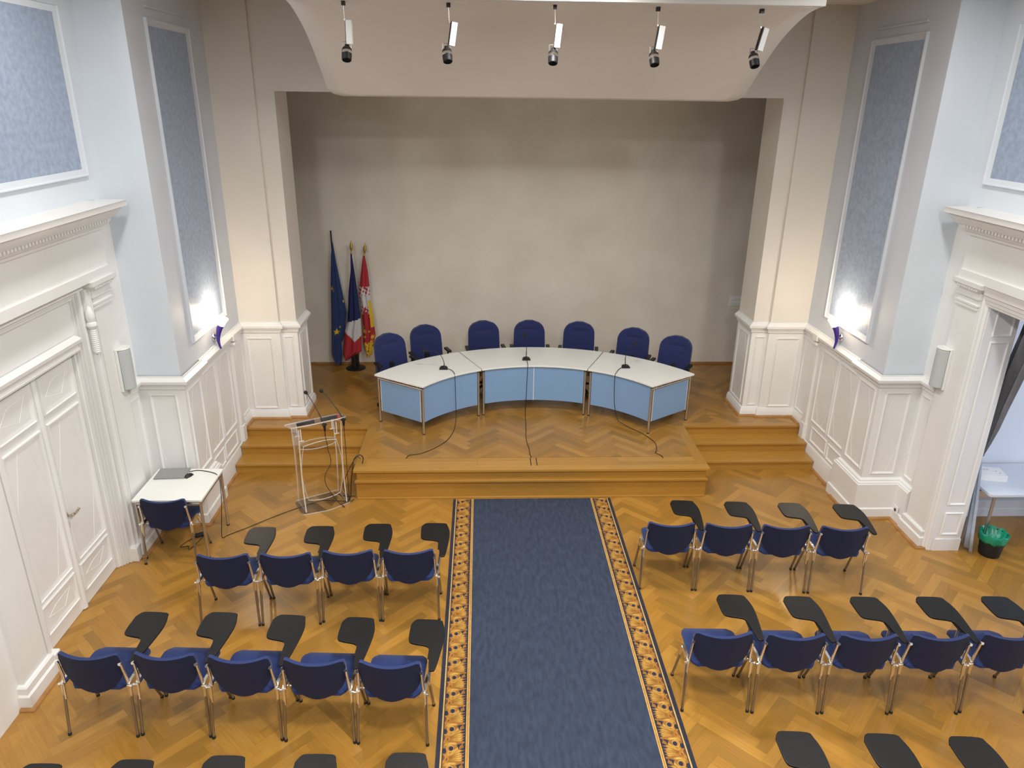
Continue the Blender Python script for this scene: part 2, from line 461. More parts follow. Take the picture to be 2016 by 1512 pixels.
# ---- mouldings
def mir(s, path):
    """plan path given as (half width, y), walked far-to-near on the left; mirrored for the right"""
    return [(X(s, h), y) for h, y in path]
RAIL = [(0, 1.685), (.016, 1.685), (.022, 1.705), (.022, 1.722), (.034, 1.728), (.036, 1.748), (.062, 1.757), (.066, 1.790), (.050, 1.797), (.034, 1.815), (.020, 1.822), (.018, 1.835), (0, 1.835)]
BASE_ST = [(0, STZ), (.034, STZ), (.034, STZ+.085), (.026, STZ+.10), (.020, STZ+.125), (0, STZ+.13)]
PLINTH = [(0, 0), (.075, 0), (.075, .130), (.068, .138), (.058, .140), (.058, .455), (.050, .462), (.047, .478), (.028, .486), (.026, .505), (.008, .520), (0, .525)]
BASE_LO = [(0, 0), (.04, 0), (.04, .135), (.03, .15), (.022, .16), (0, .165)]
QR = [(0, 0), (.03, 0), (.028, .012), (.018, .022), (0, .026)]
def face_panel(mb, O, U, V, N, w, h, m=WHITE, fr=.035, dep=.014, field=None):
    """raised frame moulding on a wall face: O lower-left corner, U,V in-plane unit vectors, N outward"""
    O, U, V, N = Vector(O), Vector(U), Vector(V), Vector(N)
    prof = [(0, 0), (.006, dep), (.016, dep*1.05), (.022, dep*.5), (fr, -.001)]
    corners = [(0, 0, 1, 1), (w, 0, -1, 1), (w, h, -1, -1), (0, h, 1, -1)]
    rows = []
    for (cx, cy, sx, sy) in corners:
        rows.append([O+U*(cx+sx*o)+V*(cy+sy*o)+N*z for o, z in prof])
    mb.grid(rows, m, closed_u=True)
    if field:
        mb.face([O+U*a+V*b_+N*.002 for a, b_ in ((fr*.8, fr*.8), (w-fr*.8, fr*.8), (w-fr*.8, h-fr*.8), (fr*.8, h-fr*.8))], field)
def bead(mb, O, U, V, N, p, q, m=WHITE, wd=.0042, dep=.0022):
    O, U, V, N = Vector(O), Vector(U), Vector(V), Vector(N)
    a = O+U*p[0]+V*p[1]; b_ = O+U*q[0]+V*q[1]; dd = (b_-a).normalized(); sd = dd.cross(N)*wd*.5
    mb.mesh([a+sd, b_+sd, a+N*dep, b_+N*dep, a-sd, b_-sd], [(0, 1, 3, 2), (2, 3, 5, 4)], m)
def lozenge(mb, O, U, V, N, w, h, k=.18, fr=.035, mid=None):
    """thin beads making the stretched lozenge inside a panel"""
    a, b_ = fr*.9, w-fr*.9; lo, hi = fr*.9, h-fr*.9; cx = w/2; e = (hi-lo)*(mid if mid else .36)
    g = (b_-a)*.14
    for (p, q) in (((cx-g, hi), (a, hi-e)), ((cx+g, hi), (b_, hi-e)), ((cx-g, lo), (a, lo+e)), ((cx+g, lo), (b_, lo+e))):
        bead(mb, O, U, V, N, p, q)

for s, nm, ix in ((-1, 'left', 0), (1, 'right', 1)):
    sd = 1 if s == -1 else -1
    inn = (-s, 0, 0)
    # chair rail
    t = MB()
    hk = HW
    near_end = 7.335 if s == -1 else 7.33
    t.sweep(mir(s, [(HP, YP+.6), (HP, YP), (3.405, YP), (3.405, YP-.045), (hk, YP-.045), (hk, 8.18), (hk-.022, 8.18), (hk-.022, YK-.02), (HD, YK-.02), (HD, near_end)]), RAIL, WHITE, side=sd)
    struct(t.build('trim_%d' % (1+ix), smooth=30))
    # skirting
    t = MB()
    t.sweep(mir(s, [(HP, YP+.6), (HP, YP), (3.405, YP), (3.405, YP-.045), (hk, YP-.045), (hk, YE+.02)]), BASE_ST, WHITE, side=sd)
    t.sweep(mir(s, [(hk, YE+.02), (hk, 8.18)]), [(0, .0), (.02, .0), (.02, .24), (.012, .262), (0, .27)], WHITE, side=sd)
    t.sweep(mir(s, [(hk, 8.18), (hk-.022, 8.18), (hk-.022, YK-.02), (HD, YK-.02), (HD, 7.36)]), PLINTH, WHITE, side=sd)
    xs = sorted((X(s, hk), X(s, hk-.022))); t.box(xs[0], xs[1], YK-.02, 8.18, .3, 1.7, WHITE)
    xs = sorted((X(s, hk), X(s, HD))); t.box(xs[0], xs[1], YK-.02, YK, .3, 1.7, WHITE)
    o = struct(t.build('baseboard_'+nm, smooth=30))
    t = MB()
    t.sweep(mir(s, [(HP-.034, YP+.6), (HP-.034, YP-.034), (3.371, YP-.034), (3.371, YP-.079), (hk-.034, YP-.079), (hk-.034, YE+.03)]), [(o_, z+STZ) for o_, z in QR], OAKD, side=sd)
    t.sweep(mir(s, [(hk-.02, YE-2*TR+.02), (hk-.02, 8.105), (hk-.097, 8.105), (hk-.097, YK-.095), (HD-.075, YK-.095), (HD-.075, 7.36)]), QR, OAKD, side=sd)
    struct(t.build('trim_%d' % (3+ix)))
    # wainscot panels on the wall beside the steps, on the return and on the pier
    t = MB()
    U = (0, 1, 0); V = (0, 0, 1)
    for y0, y1, z0, z1, hh in ((9.385, 9.715, .56, 1.635, hk), (8.675, 9.155, .60, 1.64, hk), (8.20, 8.645, .60, 1.64, hk), (7.70, 8.10, .60, 1.64, hk-.022), (8.625, 9.10, .315, .535, hk), (8.20, 8.585, .30, .525, hk)):
        O = (X(s, hh), y0, z0); face_panel(t, O, U, V, inn, y1-y0, z1-z0)
        if z1 > 1: lozenge(t, O, U, V, inn, y1-y0, z1-z0)
    xs = sorted((X(s, hk), X(s, hk-.035)))
    t.box(xs[0], xs[1], 9.262, 9.352, .27, 1.685, WHITE)                      # narrow pilaster strip
    xs = sorted((X(s, hk), X(s, hk-.05))); t.box(xs[0], xs[1], 9.252, 9.362, .27, .50, WHITE)
    xs = sorted((X(s, hk), X(s, hk-.075))); t.box(xs[0], xs[1], 9.252, 9.362, 1.66, 1.69, WHITE); t.box(xs[0], xs[1], 9.245, 9.369, 1.72, 1.80, WHITE)
    # return facing the hall
    x0 = min(X(s, 4.30), X(s, 4.00)); O = (x0, YK-.02, .57)
    face_panel(t, O, (1, 0, 0), V, (0, -1, 0), .30, 1.06); lozenge(t, O, (1, 0, 0), V, (0, -1, 0), .30, 1.06)
    # little panel behind the loudspeaker
    O = (X(s, HD), 7.40, .57); face_panel(t, O, U, V, inn, .20, 1.06)
    # pier panels
    x0 = min(X(s, 3.865), X(s, 3.515)); face_panel(t, (x0, YP-.045, .56), (1, 0, 0), V, (0, -1, 0), .35, 1.055)
    x0 = min(X(s, 3.375), X(s, 3.235)); face_panel(t, (x0, YP, .57), (1, 0, 0), V, (0, -1, 0), .14, 1.055, fr=.022)
    O = (X(s, HP), YP+.08, .57); face_panel(t, O, U, V, inn, .44, 1.055); lozenge(t, O, U, V, inn, .44, 1.055)
    struct(t.build('trim_%d' % (5+ix), smooth=30))
    # tall stucco panel above the rail and the big one above the door
    t = MB()
    face_panel(t, (X(s, HW), 8.10, 2.06), U, V, inn, 1.15, 3.35, PALESHADE, fr=.085, dep=.028, field=STUCCO)
    struct(t.build('trim_%d' % (7+ix), smooth=30))
    t = MB(); t.box(min(X(s, HW), X(s, HW-.02)), max(X(s, HW), X(s, HW-.02)), 8.16, 9.22, 5.50, 5.52, PALESHADE); struct(t.build('trim_%d' % (17+ix)))
    t = MB()
    face_panel(t, (X(s, HD), 4.74, 3.965), U, V, inn, 2.66, 1.475, PALE, fr=.085, dep=.028, field=STUCCO)
    struct(t.build('trim_%d' % (9+ix), smooth=30))
    # ---- entablature over the door: architrave band, frieze, cornice
    t = MB()
    y1 = 7.335; y0 = 4.81
    xs = sorted((X(s, HD), X(s, 4.315)))
    t.box(xs[0], xs[1], y0, y1, 3.045, 3.135, WHITE)
    xs = sorted((X(s, HD), X(s, 4.335))); t.box(xs[0], xs[1], y0, y1, 3.135, 3.50, WHITE)
    CORN = [(0, 3.48), (.02, 3.48), (.025, 3.505), (.035, 3.51), (.06, 3.525), (.075, 3.55), (.080, 3.575), (.105, 3.585), (.115, 3.60), (.145, 3.635), (.165, 3.672), (.20, 3.68), (.20, 3.725), (.205, 3.735), (0, 3.752)]
    t.sweep(mir(s, [(HD, y1), (4.335, y1), (4.335, y0), (HD, y0)]), CORN, WHITE, side=sd)
    xs = sorted((X(s, HD), X(s, 4.34))); t.box(xs[0], xs[1], y0, y1, 3.48, 3.75, WHITE)
    for i in range(52):                                                        # dentil-like ornament under the cornice
        yy = y0+.03+i*(y1-y0-.06)/51
        xs = sorted((X(s, 4.26), X(s, 4.235))); t.box(xs[0], xs[1], yy-.014, yy+.014, 3.555, 3.582, WHITE)
    struct(t.build('trim_%d' % (11+ix), smooth=30))
    # ---- pilasters carrying it
    for q, (pa, pb) in enumerate(((6.98, 7.325), (4.82, 5.165))):
        t = MB()
        xs = sorted((X(s, HD), X(s, 4.355))); t.box(xs[0], xs[1], pa, pb, 0, 2.99, WHITE)
        path = [(HD, pb), (4.355, pb), (4.355, pa), (HD, pa)]
        t.sweep(mir(s, path), [(0, 2.765), (.012, 2.765), (.016, 2.785), (.008, 2.79), (.008, 2.80), (.02, 2.806), (.022, 2.825), (0, 2.83)], WHITE, side=sd)
        t.sweep(mir(s, path), [(0, 2.875), (.02, 2.88), (.022, 2.895), (.006, 2.90), (.012, 2.95), (.03, 2.965), (.05, 2.99), (.062, 3.0), (.065, 3.045), (0, 3.046)], WHITE, side=sd)
        for i in range(9):
            yy = pa+.02+i*(pb-pa-.04)/8
            M = Matrix.Translation((X(s, 4.318), yy, 2.972)); t.lathe([(0, -.016), (.012, -.012), (.016, 0), (.012, .012), (0, .016)], WHITE, 8, M)
        t.sweep(mir(s, path), [(0, 0), (.045, 0), (.045, .125), (.036, .135), (.03, .14), (.03, .20), (.018, .215), (0, .22)], WHITE, side=sd)
        t.sweep(mir(s, [(h-.045*(1 if h < HD else 0), y_+(.045 if y_ > (pa+pb)/2 else -.045)) for h, y_ in path]), QR, OAKD, side=sd)
        # thin raised fillets on the pilaster edge nearest the door
        struct(t.build('trim_%d' % (20+ix*2+q), smooth=30))

# ---- left double door
HDr = 4.53
xd = X(-1, HDr)
door = bpy.data.objects.new('door_1', None); COL.objects.link(door); door['kind'] = 'structure'; door.location = (xd, 6.072, 0)
def dpart(mb, name, parent=None, **k):
    o = mb.build(name, None, **k); p = parent or door; o.parent = p
    o.matrix_parent_inverse = Matrix.Translation((-xd, -6.072, 0)); return o
for q, (ya, yb) in enumerate(((6.075, 6.735), (5.409, 6.069))):
    t = MB()
    t.box(xd-.05, xd, ya, yb, .005, 2.44, WHITE)
    N = (1, 0, 0); U = (0, 1, 0); V = (0, 0, 1); w_ = .56; y0 = ya+.05
    for z0, z1, md in ((2.02, 2.39, .5), (.50, 2.0-.06, .30), (.15, .46, .5)):
        O = (xd, y0, z0); face_panel(t, O, U, V, N, w_, z1-z0, fr=.055, dep=.02)
        if md == .5:
            h = z1-z0; a, b_, lo, hi = .09, w_-.09, .09, h-.09
            for p_, q_ in (((a, lo+.06), (w_/2-.06, hi-.02)), ((w_/2-.06, hi-.02), (b_, hi)), ((a, lo+.06), (w_/2+.06, lo)), ((w_/2+.06, lo), (b_, hi))):
                bead(t, O, U, V, N, p_, q_)
        else: lozenge(t, O, U, V, N, w_, z1-z0, fr=.055, mid=.36)
    lf = dpart(t, 'door_leaf', smooth=30)
    if q == 0:
        k = MB(); zz = 1.02; yy = ya+.045
        k.lathe([(0, 0), (.028, 0), (.028, .010), (.0, .01)], KEY, 16, Matrix.Translation((xd, yy, zz)) @ Matrix.Rotation(PI/2, 4, 'Y'))
        k.tube(smoothpts([(xd+.005, yy, zz), (xd+.05, yy, zz), (xd+.058, yy+.03, zz-.004), (xd+.055, yy+.08, zz-.012), (xd+.055, yy+.125, zz+.004)], 4), [.012]*8+[.0135]*9, KEY, 8)
        h1 = dpart(k, 'door_handle', lf, smooth=40); h1.matrix_parent_inverse = Matrix.Identity(4)
        k = MB(); k.lathe([(0, 0), (.021, 0), (.021, .007), (.0, .009)], KEY, 16, Matrix.Translation((xd, yy, zz-.11)) @ Matrix.Rotation(PI/2, 4, 'Y') @ Matrix.Scale(1.5, 4, (1, 0, 0)))
        h2 = dpart(k, 'keyhole_plate', lf, smooth=40); h2.matrix_parent_inverse = Matrix.Identity(4)
    else:
        k = MB(); k.prism([(xd-.002, yb-.035), (xd+.018, yb-.03), (xd+.03, yb-.005), (xd+.03, yb+.012), (xd+.018, yb+.036), (xd-.002, yb+.04)], .01, 2.43, WHITE)
        h3 = dpart(k, 'astragal', lf); h3.matrix_parent_inverse = Matrix.Identity(4)
t = MB()
STEPS = [(.0, 4.50), (.022, 4.475), (.030, 4.487), (.044, 4.455), (.052, 4.468), (.066, 4.435), (.074, 4.448), (.090, 4.405), (.135, 4.425), (.150, 4.372), (.205, 4.352), (.225, 4.392)]
def jamb(mb, y_in, dirn, z1):
    pts = [(X(-1, HDr+.02), y_in)]
    for i, (o_, h) in enumerate(STEPS):
        if i: pts.append((X(-1, STEPS[i-1][1]), y_in+dirn*o_))
        pts.append((X(-1, h), y_in+dirn*o_))
    pts += [(X(-1, HDr+.02), y_in+dirn*.24)]
    mb.prism(pts, 0, z1, WHITE)
jamb(t, 6.74, 1, 2.98); jamb(t, 5.404, -1, 2.98)
for yy, dn in ((6.90, 1), (5.245, -1)):                                        # carved bud and ringed stem on the jamb
    M = Matrix.Translation((X(-1, 4.365), yy, 2.36))
    prof = [(.030, 0)]
    for i in range(11): prof += [(.030, .008+i*.019), (.034, .014+i*.019), (.030, .020+i*.019)]
    prof += [(.032, .225), (.024, .235), (.038, .25), (.05, .275), (.046, .30), (.030, .31), (.040, .335), (.044, .365), (.036, .41), (.018, .45), (0, .465)]
    t.lathe(prof, WHITE, 14, M)
t.box(X(-1, HDr+.02), X(-1, 4.477), 5.2, 6.95, 2.555, 2.98, WHITE)              # panel over the door
t.sweep([(X(-1, 4.47), 6.755), (X(-1, 4.47), 5.39)], [(0, 2.425), (.03, 2.43), (.035, 2.45), (.02, 2.47), (.028, 2.50), (.055, 2.515), (.062, 2.55), (.045, 2.562), (0, 2.58)], WHITE)
t.sweep([(X(-1, 4.47), 6.93), (X(-1, 4.47), 5.21)], [(0, 2.90), (.015, 2.905), (.02, 2.93), (.035, 2.94), (.04, 2.97), (.06, 2.985), (.065, 3.02), (.08, 3.046), (0, 3.046)], WHITE)
t.box(X(-1, HDr+.2), X(-1, HDr+.051), 5.1, 7.1, 0, 3.0, DARKGAP)
dpart(t, 'door_frame', smooth=30)
# plinth blocks
t = MB()
for ya, yb in ((6.837, 6.99), (5.155, 5.307)):
    xs = sorted((X(-1, 4.50), X(-1, 4.335))); t.box(xs[0], xs[1], ya, yb, 0, .17, WHITE)
struct(t.build('baseboard_door', bevel=.008))

# ---- right doorway (open) with panelled reveal
rd = bpy.data.objects.new('door_2', None); COL.objects.link(rd); rd['kind'] = 'structure'; rd.location = (X(1, HD), 6.89, 0)
def rpart(mb, name, **k):
    o = mb.build(name, None, **k); o.parent = rd; o.matrix_parent_inverse = Matrix.Translation((-X(1, HD), -6.89, 0)); return o
t = MB()
pts = [(X(1, 4.75), 6.888), (X(1, 4.42), 6.888)]
pts = [(X(1, 4.41), 6.99), (X(1, 4.35), 6.99), (X(1, 4.35), 6.965), (X(1, 4.375), 6.958), (X(1, 4.375), 6.945), (X(1, 4.36), 6.94), (X(1, 4.37), 6.92), (X(1, 4.39), 6.915), (X(1, 4.395), 6.90), (X(1, 4.42), 6.885), (X(1, 4.46), 6.885), (X(1, 4.46), 6.99)]
t.prism(pts, 0, 2.95, WHITE)
t.prism([(x, 2*6.07-y_) for x, y_ in pts], 0, 2.95, WHITE)
t.sweep([(X(1, HD), 5.20), (X(1, HD), 6.93)], [(0, 2.84), (.006, 2.84), (.006, 2.86), (.02, 2.87), (.02, 2.90), (.036, 2.91), (.036, 2.94), (.055, 2.955), (.06, 3.0), (.075, 3.046), (0, 3.046)], WHITE)
t.box(X(1, HD), X(1, 4.75), 5.0, 6.89, 2.86, 3.05, WHITE)
rpart(t, 'door_frame', smooth=30)
t = MB(); yy = 6.885
N = (0, -1, 0); U = (1, 0, 0); V = (0, 0, 1)
t.box(X(1, 4.46), X(1, 4.752), yy, yy+.01, 0, 2.86, WHITE)
for z0, z1 in ((2.53, 2.80), (.58, 2.48), (.20, .49)):
    face_panel(t, (X(1, 4.50), yy, z0), U, V, N, .21, z1-z0, fr=.03, dep=.012)
t.box(X(1, 4.455), X(1, 4.755), yy-.012, yy+.01, 0, .15, WHITE)
rpart(t, 'door_reveal', smooth=30)

# ---- the next room through the doorway
w = MB(); w.box(5.35, 9, 7.61, 7.8, 0, 3.2, NEXTW); w.box(8.9, 9, 3, 7.8, 0, 3.2, NEXTW); w.box(5.4, 9, 2.9, 3, 0, 3.2, NEXTW); struct(w.build('wall_next_room'))
w = MB(); w.box(5.39, 9, 3, 7.8, 3.1, 3.2, NEXTW); struct(w.build('ceiling_next_room'))
t = MB(); t.sweep([(9, 7.61), (5.4, 7.61)], [(0, 0), (.02, 0), (.02, .10), (.016, .11), (.016, .2), (.010, .21), (0, .22)], NEXTW); struct(t.build('baseboard_next_room'))

# ================================================================== CANOPY OVER THE STAGE
can = thing('acoustic_canopy', 'big curved beige sound canopy hanging under the ceiling before the stage opening', 'canopy', (XC, 7.4, 5.5))
def cpart(mb, name, **k):
    o = mb.build(name, None, **k); o.parent = can; o.matrix_parent_inverse = Matrix.Translation((-XC, -7.4, -5.5)); return o
prof = smoothpts([(7.36, 5.535), (7.62, 5.505), (7.95, 5.415), (8.25, 5.30), (8.55, 5.145), (8.92, 4.925), (9.22, 4.725)], 6)
PR = [(p[0], p[1]) for p in prof] if len(prof[0]) == 2 else prof
# arc length along the profile
cxl, cxr = -1.755, 3.085
Ls = [0]
for i in range(1, len(PR)): Ls.append(Ls[-1]+math.hypot(PR[i][0]-PR[i-1][0], PR[i][1]-PR[i-1][1]))
rows = []
rc = .16
for i, (yy, zz) in enumerate(PR):
    e = Ls[-1]-Ls[i]
    ins = rc-math.sqrt(max(0, rc*rc-(rc-e)**2)) if e < rc else 0
    rows.append([(cxl+ins+(cxr-cxl-2*ins)*j/24, yy, zz) for j in range(25)])
t = MB(); t.grid(rows, CANOPY)
cpart(t, 'curved_panel', smooth=60, solid=.03)
t = MB(); t.box(cxl-.03, cxr+.03, 7.30, 7.62, 5.525, ZC, CANW); cpart(t, 'fascia', bevel=.004)

# spotlights
for i, sx in enumerate((-1.242, -.296, .676, 1.626, 2.593)):
    lab = ('black spotlight with white ballast box under the canopy fascia, ' +
           ('at the flag end' if i == 0 else 'second from the flag end' if i == 1 else 'middle one of five' if i == 2 else 'second from the doorway end' if i == 3 else 'at the curtained doorway end'))
    s = thing('spotlight', lab, 'spotlight', (sx, 7.47, 5.525), (.0, .1, -.05, .06, .12)[i]*2, 'spotlights under the canopy fascia')
    t = MB(); t.box(-.017, .017, -.017, .017, -.05, 0, BLACKP); t.build('mount', s)
    t = MB(); t.tube([(0, 0, -.05), (.006, 0, -.17)], .005, ALU, 8); t.box(-.002, .012, -.012, .012, -.175, -.16, ALU); t.build('stem', s)
    t = MB(); Mx = Matrix.Translation((.038, 0, -.27)) @ Matrix.Rotation((.02, .16, .10, .12, .22)[i], 4, 'Y'); t.box(-.027, .027, -.03, .03, -.1, .1, BALL, Mx); t.box(-.034, -.029, -.02, .02, -.1, .105, BLACKP, Mx); bo = t.build('ballast_box', s, bevel=.003)
    hx = .008-(.0, .03, .012, .02, .045)[i]
    t = MB()
    for sg in (-1, 1): t.tube([(hx+sg*.037, 0, -.345), (hx+sg*.037, 0, -.425)], .0035, STEEL, 6)
    t.tube([(hx-.037, 0, -.347), (hx+.037, 0, -.347)], .0035, STEEL, 6); t.build('yoke', s)
    t = MB(); M = Matrix.Translation((hx, .0, -.40)) @ Matrix.Rotation(R(-28), 4, 'X')
    t.lathe([(0, .03), (.02, .028), (.022, 0), (.040, -.005), (.046, -.02), (.046, -.075), (.044, -.118), (.039, -.122), (.038, -.09), (0, -.086)], BLACKP, 18, M)
    hd = t.build('lamp_head', s, smooth=35)
    t = MB(); t.lathe([(.0462, -.060), (.0475, -.058), (.0475, -.036), (.0462, -.034)], LENS, 18, M); t.lathe([(0, -.088), (.036, -.091)], LENS, 18, M); t.build('reflector_ring', hd)

# ================================================================== CARPET RUNNER
x0, x1 = -.359, 1.6235
yA, yB = 8.10, 1.2
cz = .008
t = MB()
t.box(x0, x1, yB, yA, .0, cz-.001, NAVY)
def strip(a, b_, m, z=cz):
    t.face([(a, yB, z), (b_, yB, z), (b_, yA, z), (a, yA, z)], m)
strip(x0+.254, x1-.254, FIELD)
PER = .187; K = int((yA-yB)/PER)+1
for sgn, xo in ((1, x0), (-1, x1)):
    def px(u): return xo+sgn*u
    def poly(pts, yo, m, z):
        P = [(px(u), yo+v, z) for u, v in pts]
        P = [(a, min(max(b_, yB), yA), c_) for a, b_, c_ in P]
        if sgn < 0: P = P[::-1]
        t.face(P, m)
    for a, b_, m in ((0, .034, NAVY), (.034, .046, GOLDL), (.046, .054, NAVY), (.054, .220, GOLDD), (.220, .228, NAVY), (.228, .236, GOLDL), (.236, .246, OCHRE), (.246, .254, GOLDL)):
        A, B = sorted((px(a), px(b_))); strip(A, B, m)
    z1, z2, z3 = cz+.0006, cz+.0010, cz+.0014
    for k in range(K):
        yo = yA-(k+1)*PER
        # v grows away from the viewer; leaf base at the outer edge, lobes fan towards the field
        Bx = Vector((.070, .016))
        for q, (tu, tv, w_) in enumerate(((.216, .006, .010), (.217, .033, .012), (.216, .061, .012), (.214, .090, .012), (.208, .119, .012), (.190, .147, .011))):
            T = Vector((tu, tv)); d_ = T-Bx; n_ = Vector((-d_.y, d_.x)).normalized()
            P = [Bx+d_*.05-n_*.004, Bx+d_*.40-n_*w_*.62, Bx+d_*.72-n_*w_, Bx+d_*.90-n_*w_*.62, T, Bx+d_*.92+n_*w_*.30, Bx+d_*.72+n_*w_*.85, Bx+d_*.40+n_*w_*.55, Bx+d_*.05+n_*.004]
            poly([tuple(v_) for v_ in P], yo, GOLD if q % 2 else GOLDM, z1)
            P = [Bx+d_*.55-n_*.0035, Bx+d_*.80-n_*.005, Bx+d_*.95, Bx+d_*.80+n_*.002, Bx+d_*.55+n_*.001]
            poly([tuple(v_) for v_ in P], yo, GOLDL, z2)
            P = [Bx+d_*.10-n_*.0028, Bx+d_*.86-n_*.0010, Bx+d_*.86+n_*.0010, Bx+d_*.10+n_*.0028]
            poly([tuple(v_) for v_ in P], yo, OCHRE, z3)
        poly([(.054, .0), (.072, .008), (.088, .030), (.084, .058), (.068, .072), (.054, .072)], yo, OCHRE, z2)
        poly([(.054, .006), (.066, .016), (.070, .045), (.060, .062), (.054, .064)], yo, UMBER, z3)
        poly([(.076, .060), (.094, .052), (.108, .062), (.104, .085), (.088, .092)], yo, GOLDM, z2)
        # curled lobe over the eye
        poly([(.062, .150), (.082, .140), (.110, .150), (.140, .152), (.165, .160), (.150, .176), (.110, .182), (.075, .176)], yo, GOLDM, z1)
        poly([(.085, .154), (.115, .161), (.150, .162), (.140, .170), (.105, .172)], yo, GOLDL, z2)
        poly([(.054, .165), (.075, .178), (.105, .187), (.054, .187)], yo, OCHRE, z2)
        ex, ey = .112, .118
        poly([(ex+.030*math.cos(a)-.004, ey+.033*math.sin(a)) for a in [2*PI*q/14 for q in range(14)]], yo, GOLDL, z2)
        poly([(ex+.026*math.cos(a)-.005, ey+.028*math.sin(a)) for a in [2*PI*q/14 for q in range(14)]], yo, OCHRE, z3)
        poly([(ex+.004+.019*math.cos(a), ey+.022*math.sin(a)) for a in [2*PI*q/12 for q in range(12)]], yo, NAVY, z3+.0004)
        poly([(.054, .074), (.068, .070), (.080, .090), (.077, .112), (.062, .124), (.054, .118)], yo, NAVY, z3)
        poly([(.158, .152), (.200, .164), (.196, .152), (.186, .143), (.178, .122), (.172, .110), (.167, .132)], yo, NAVY, z3)
        poly([(.204, .160), (.220, .170), (.220, .112), (.213, .132)], yo, NAVY, z3)
        for v0 in (-.006, .018, .046, .074, .102):                               # serrated tips along the field edge
            poly([(.220, v0), (.220, v0+.026), (.196-.02*(v0 > .06), v0+.008-.006*(v0 > .06))], yo, NAVY, z3)
car = tag(t.build('runner_carpet'), 'long navy blue runner carpet with gold acanthus leaf borders leading up to the stage', 'carpet')

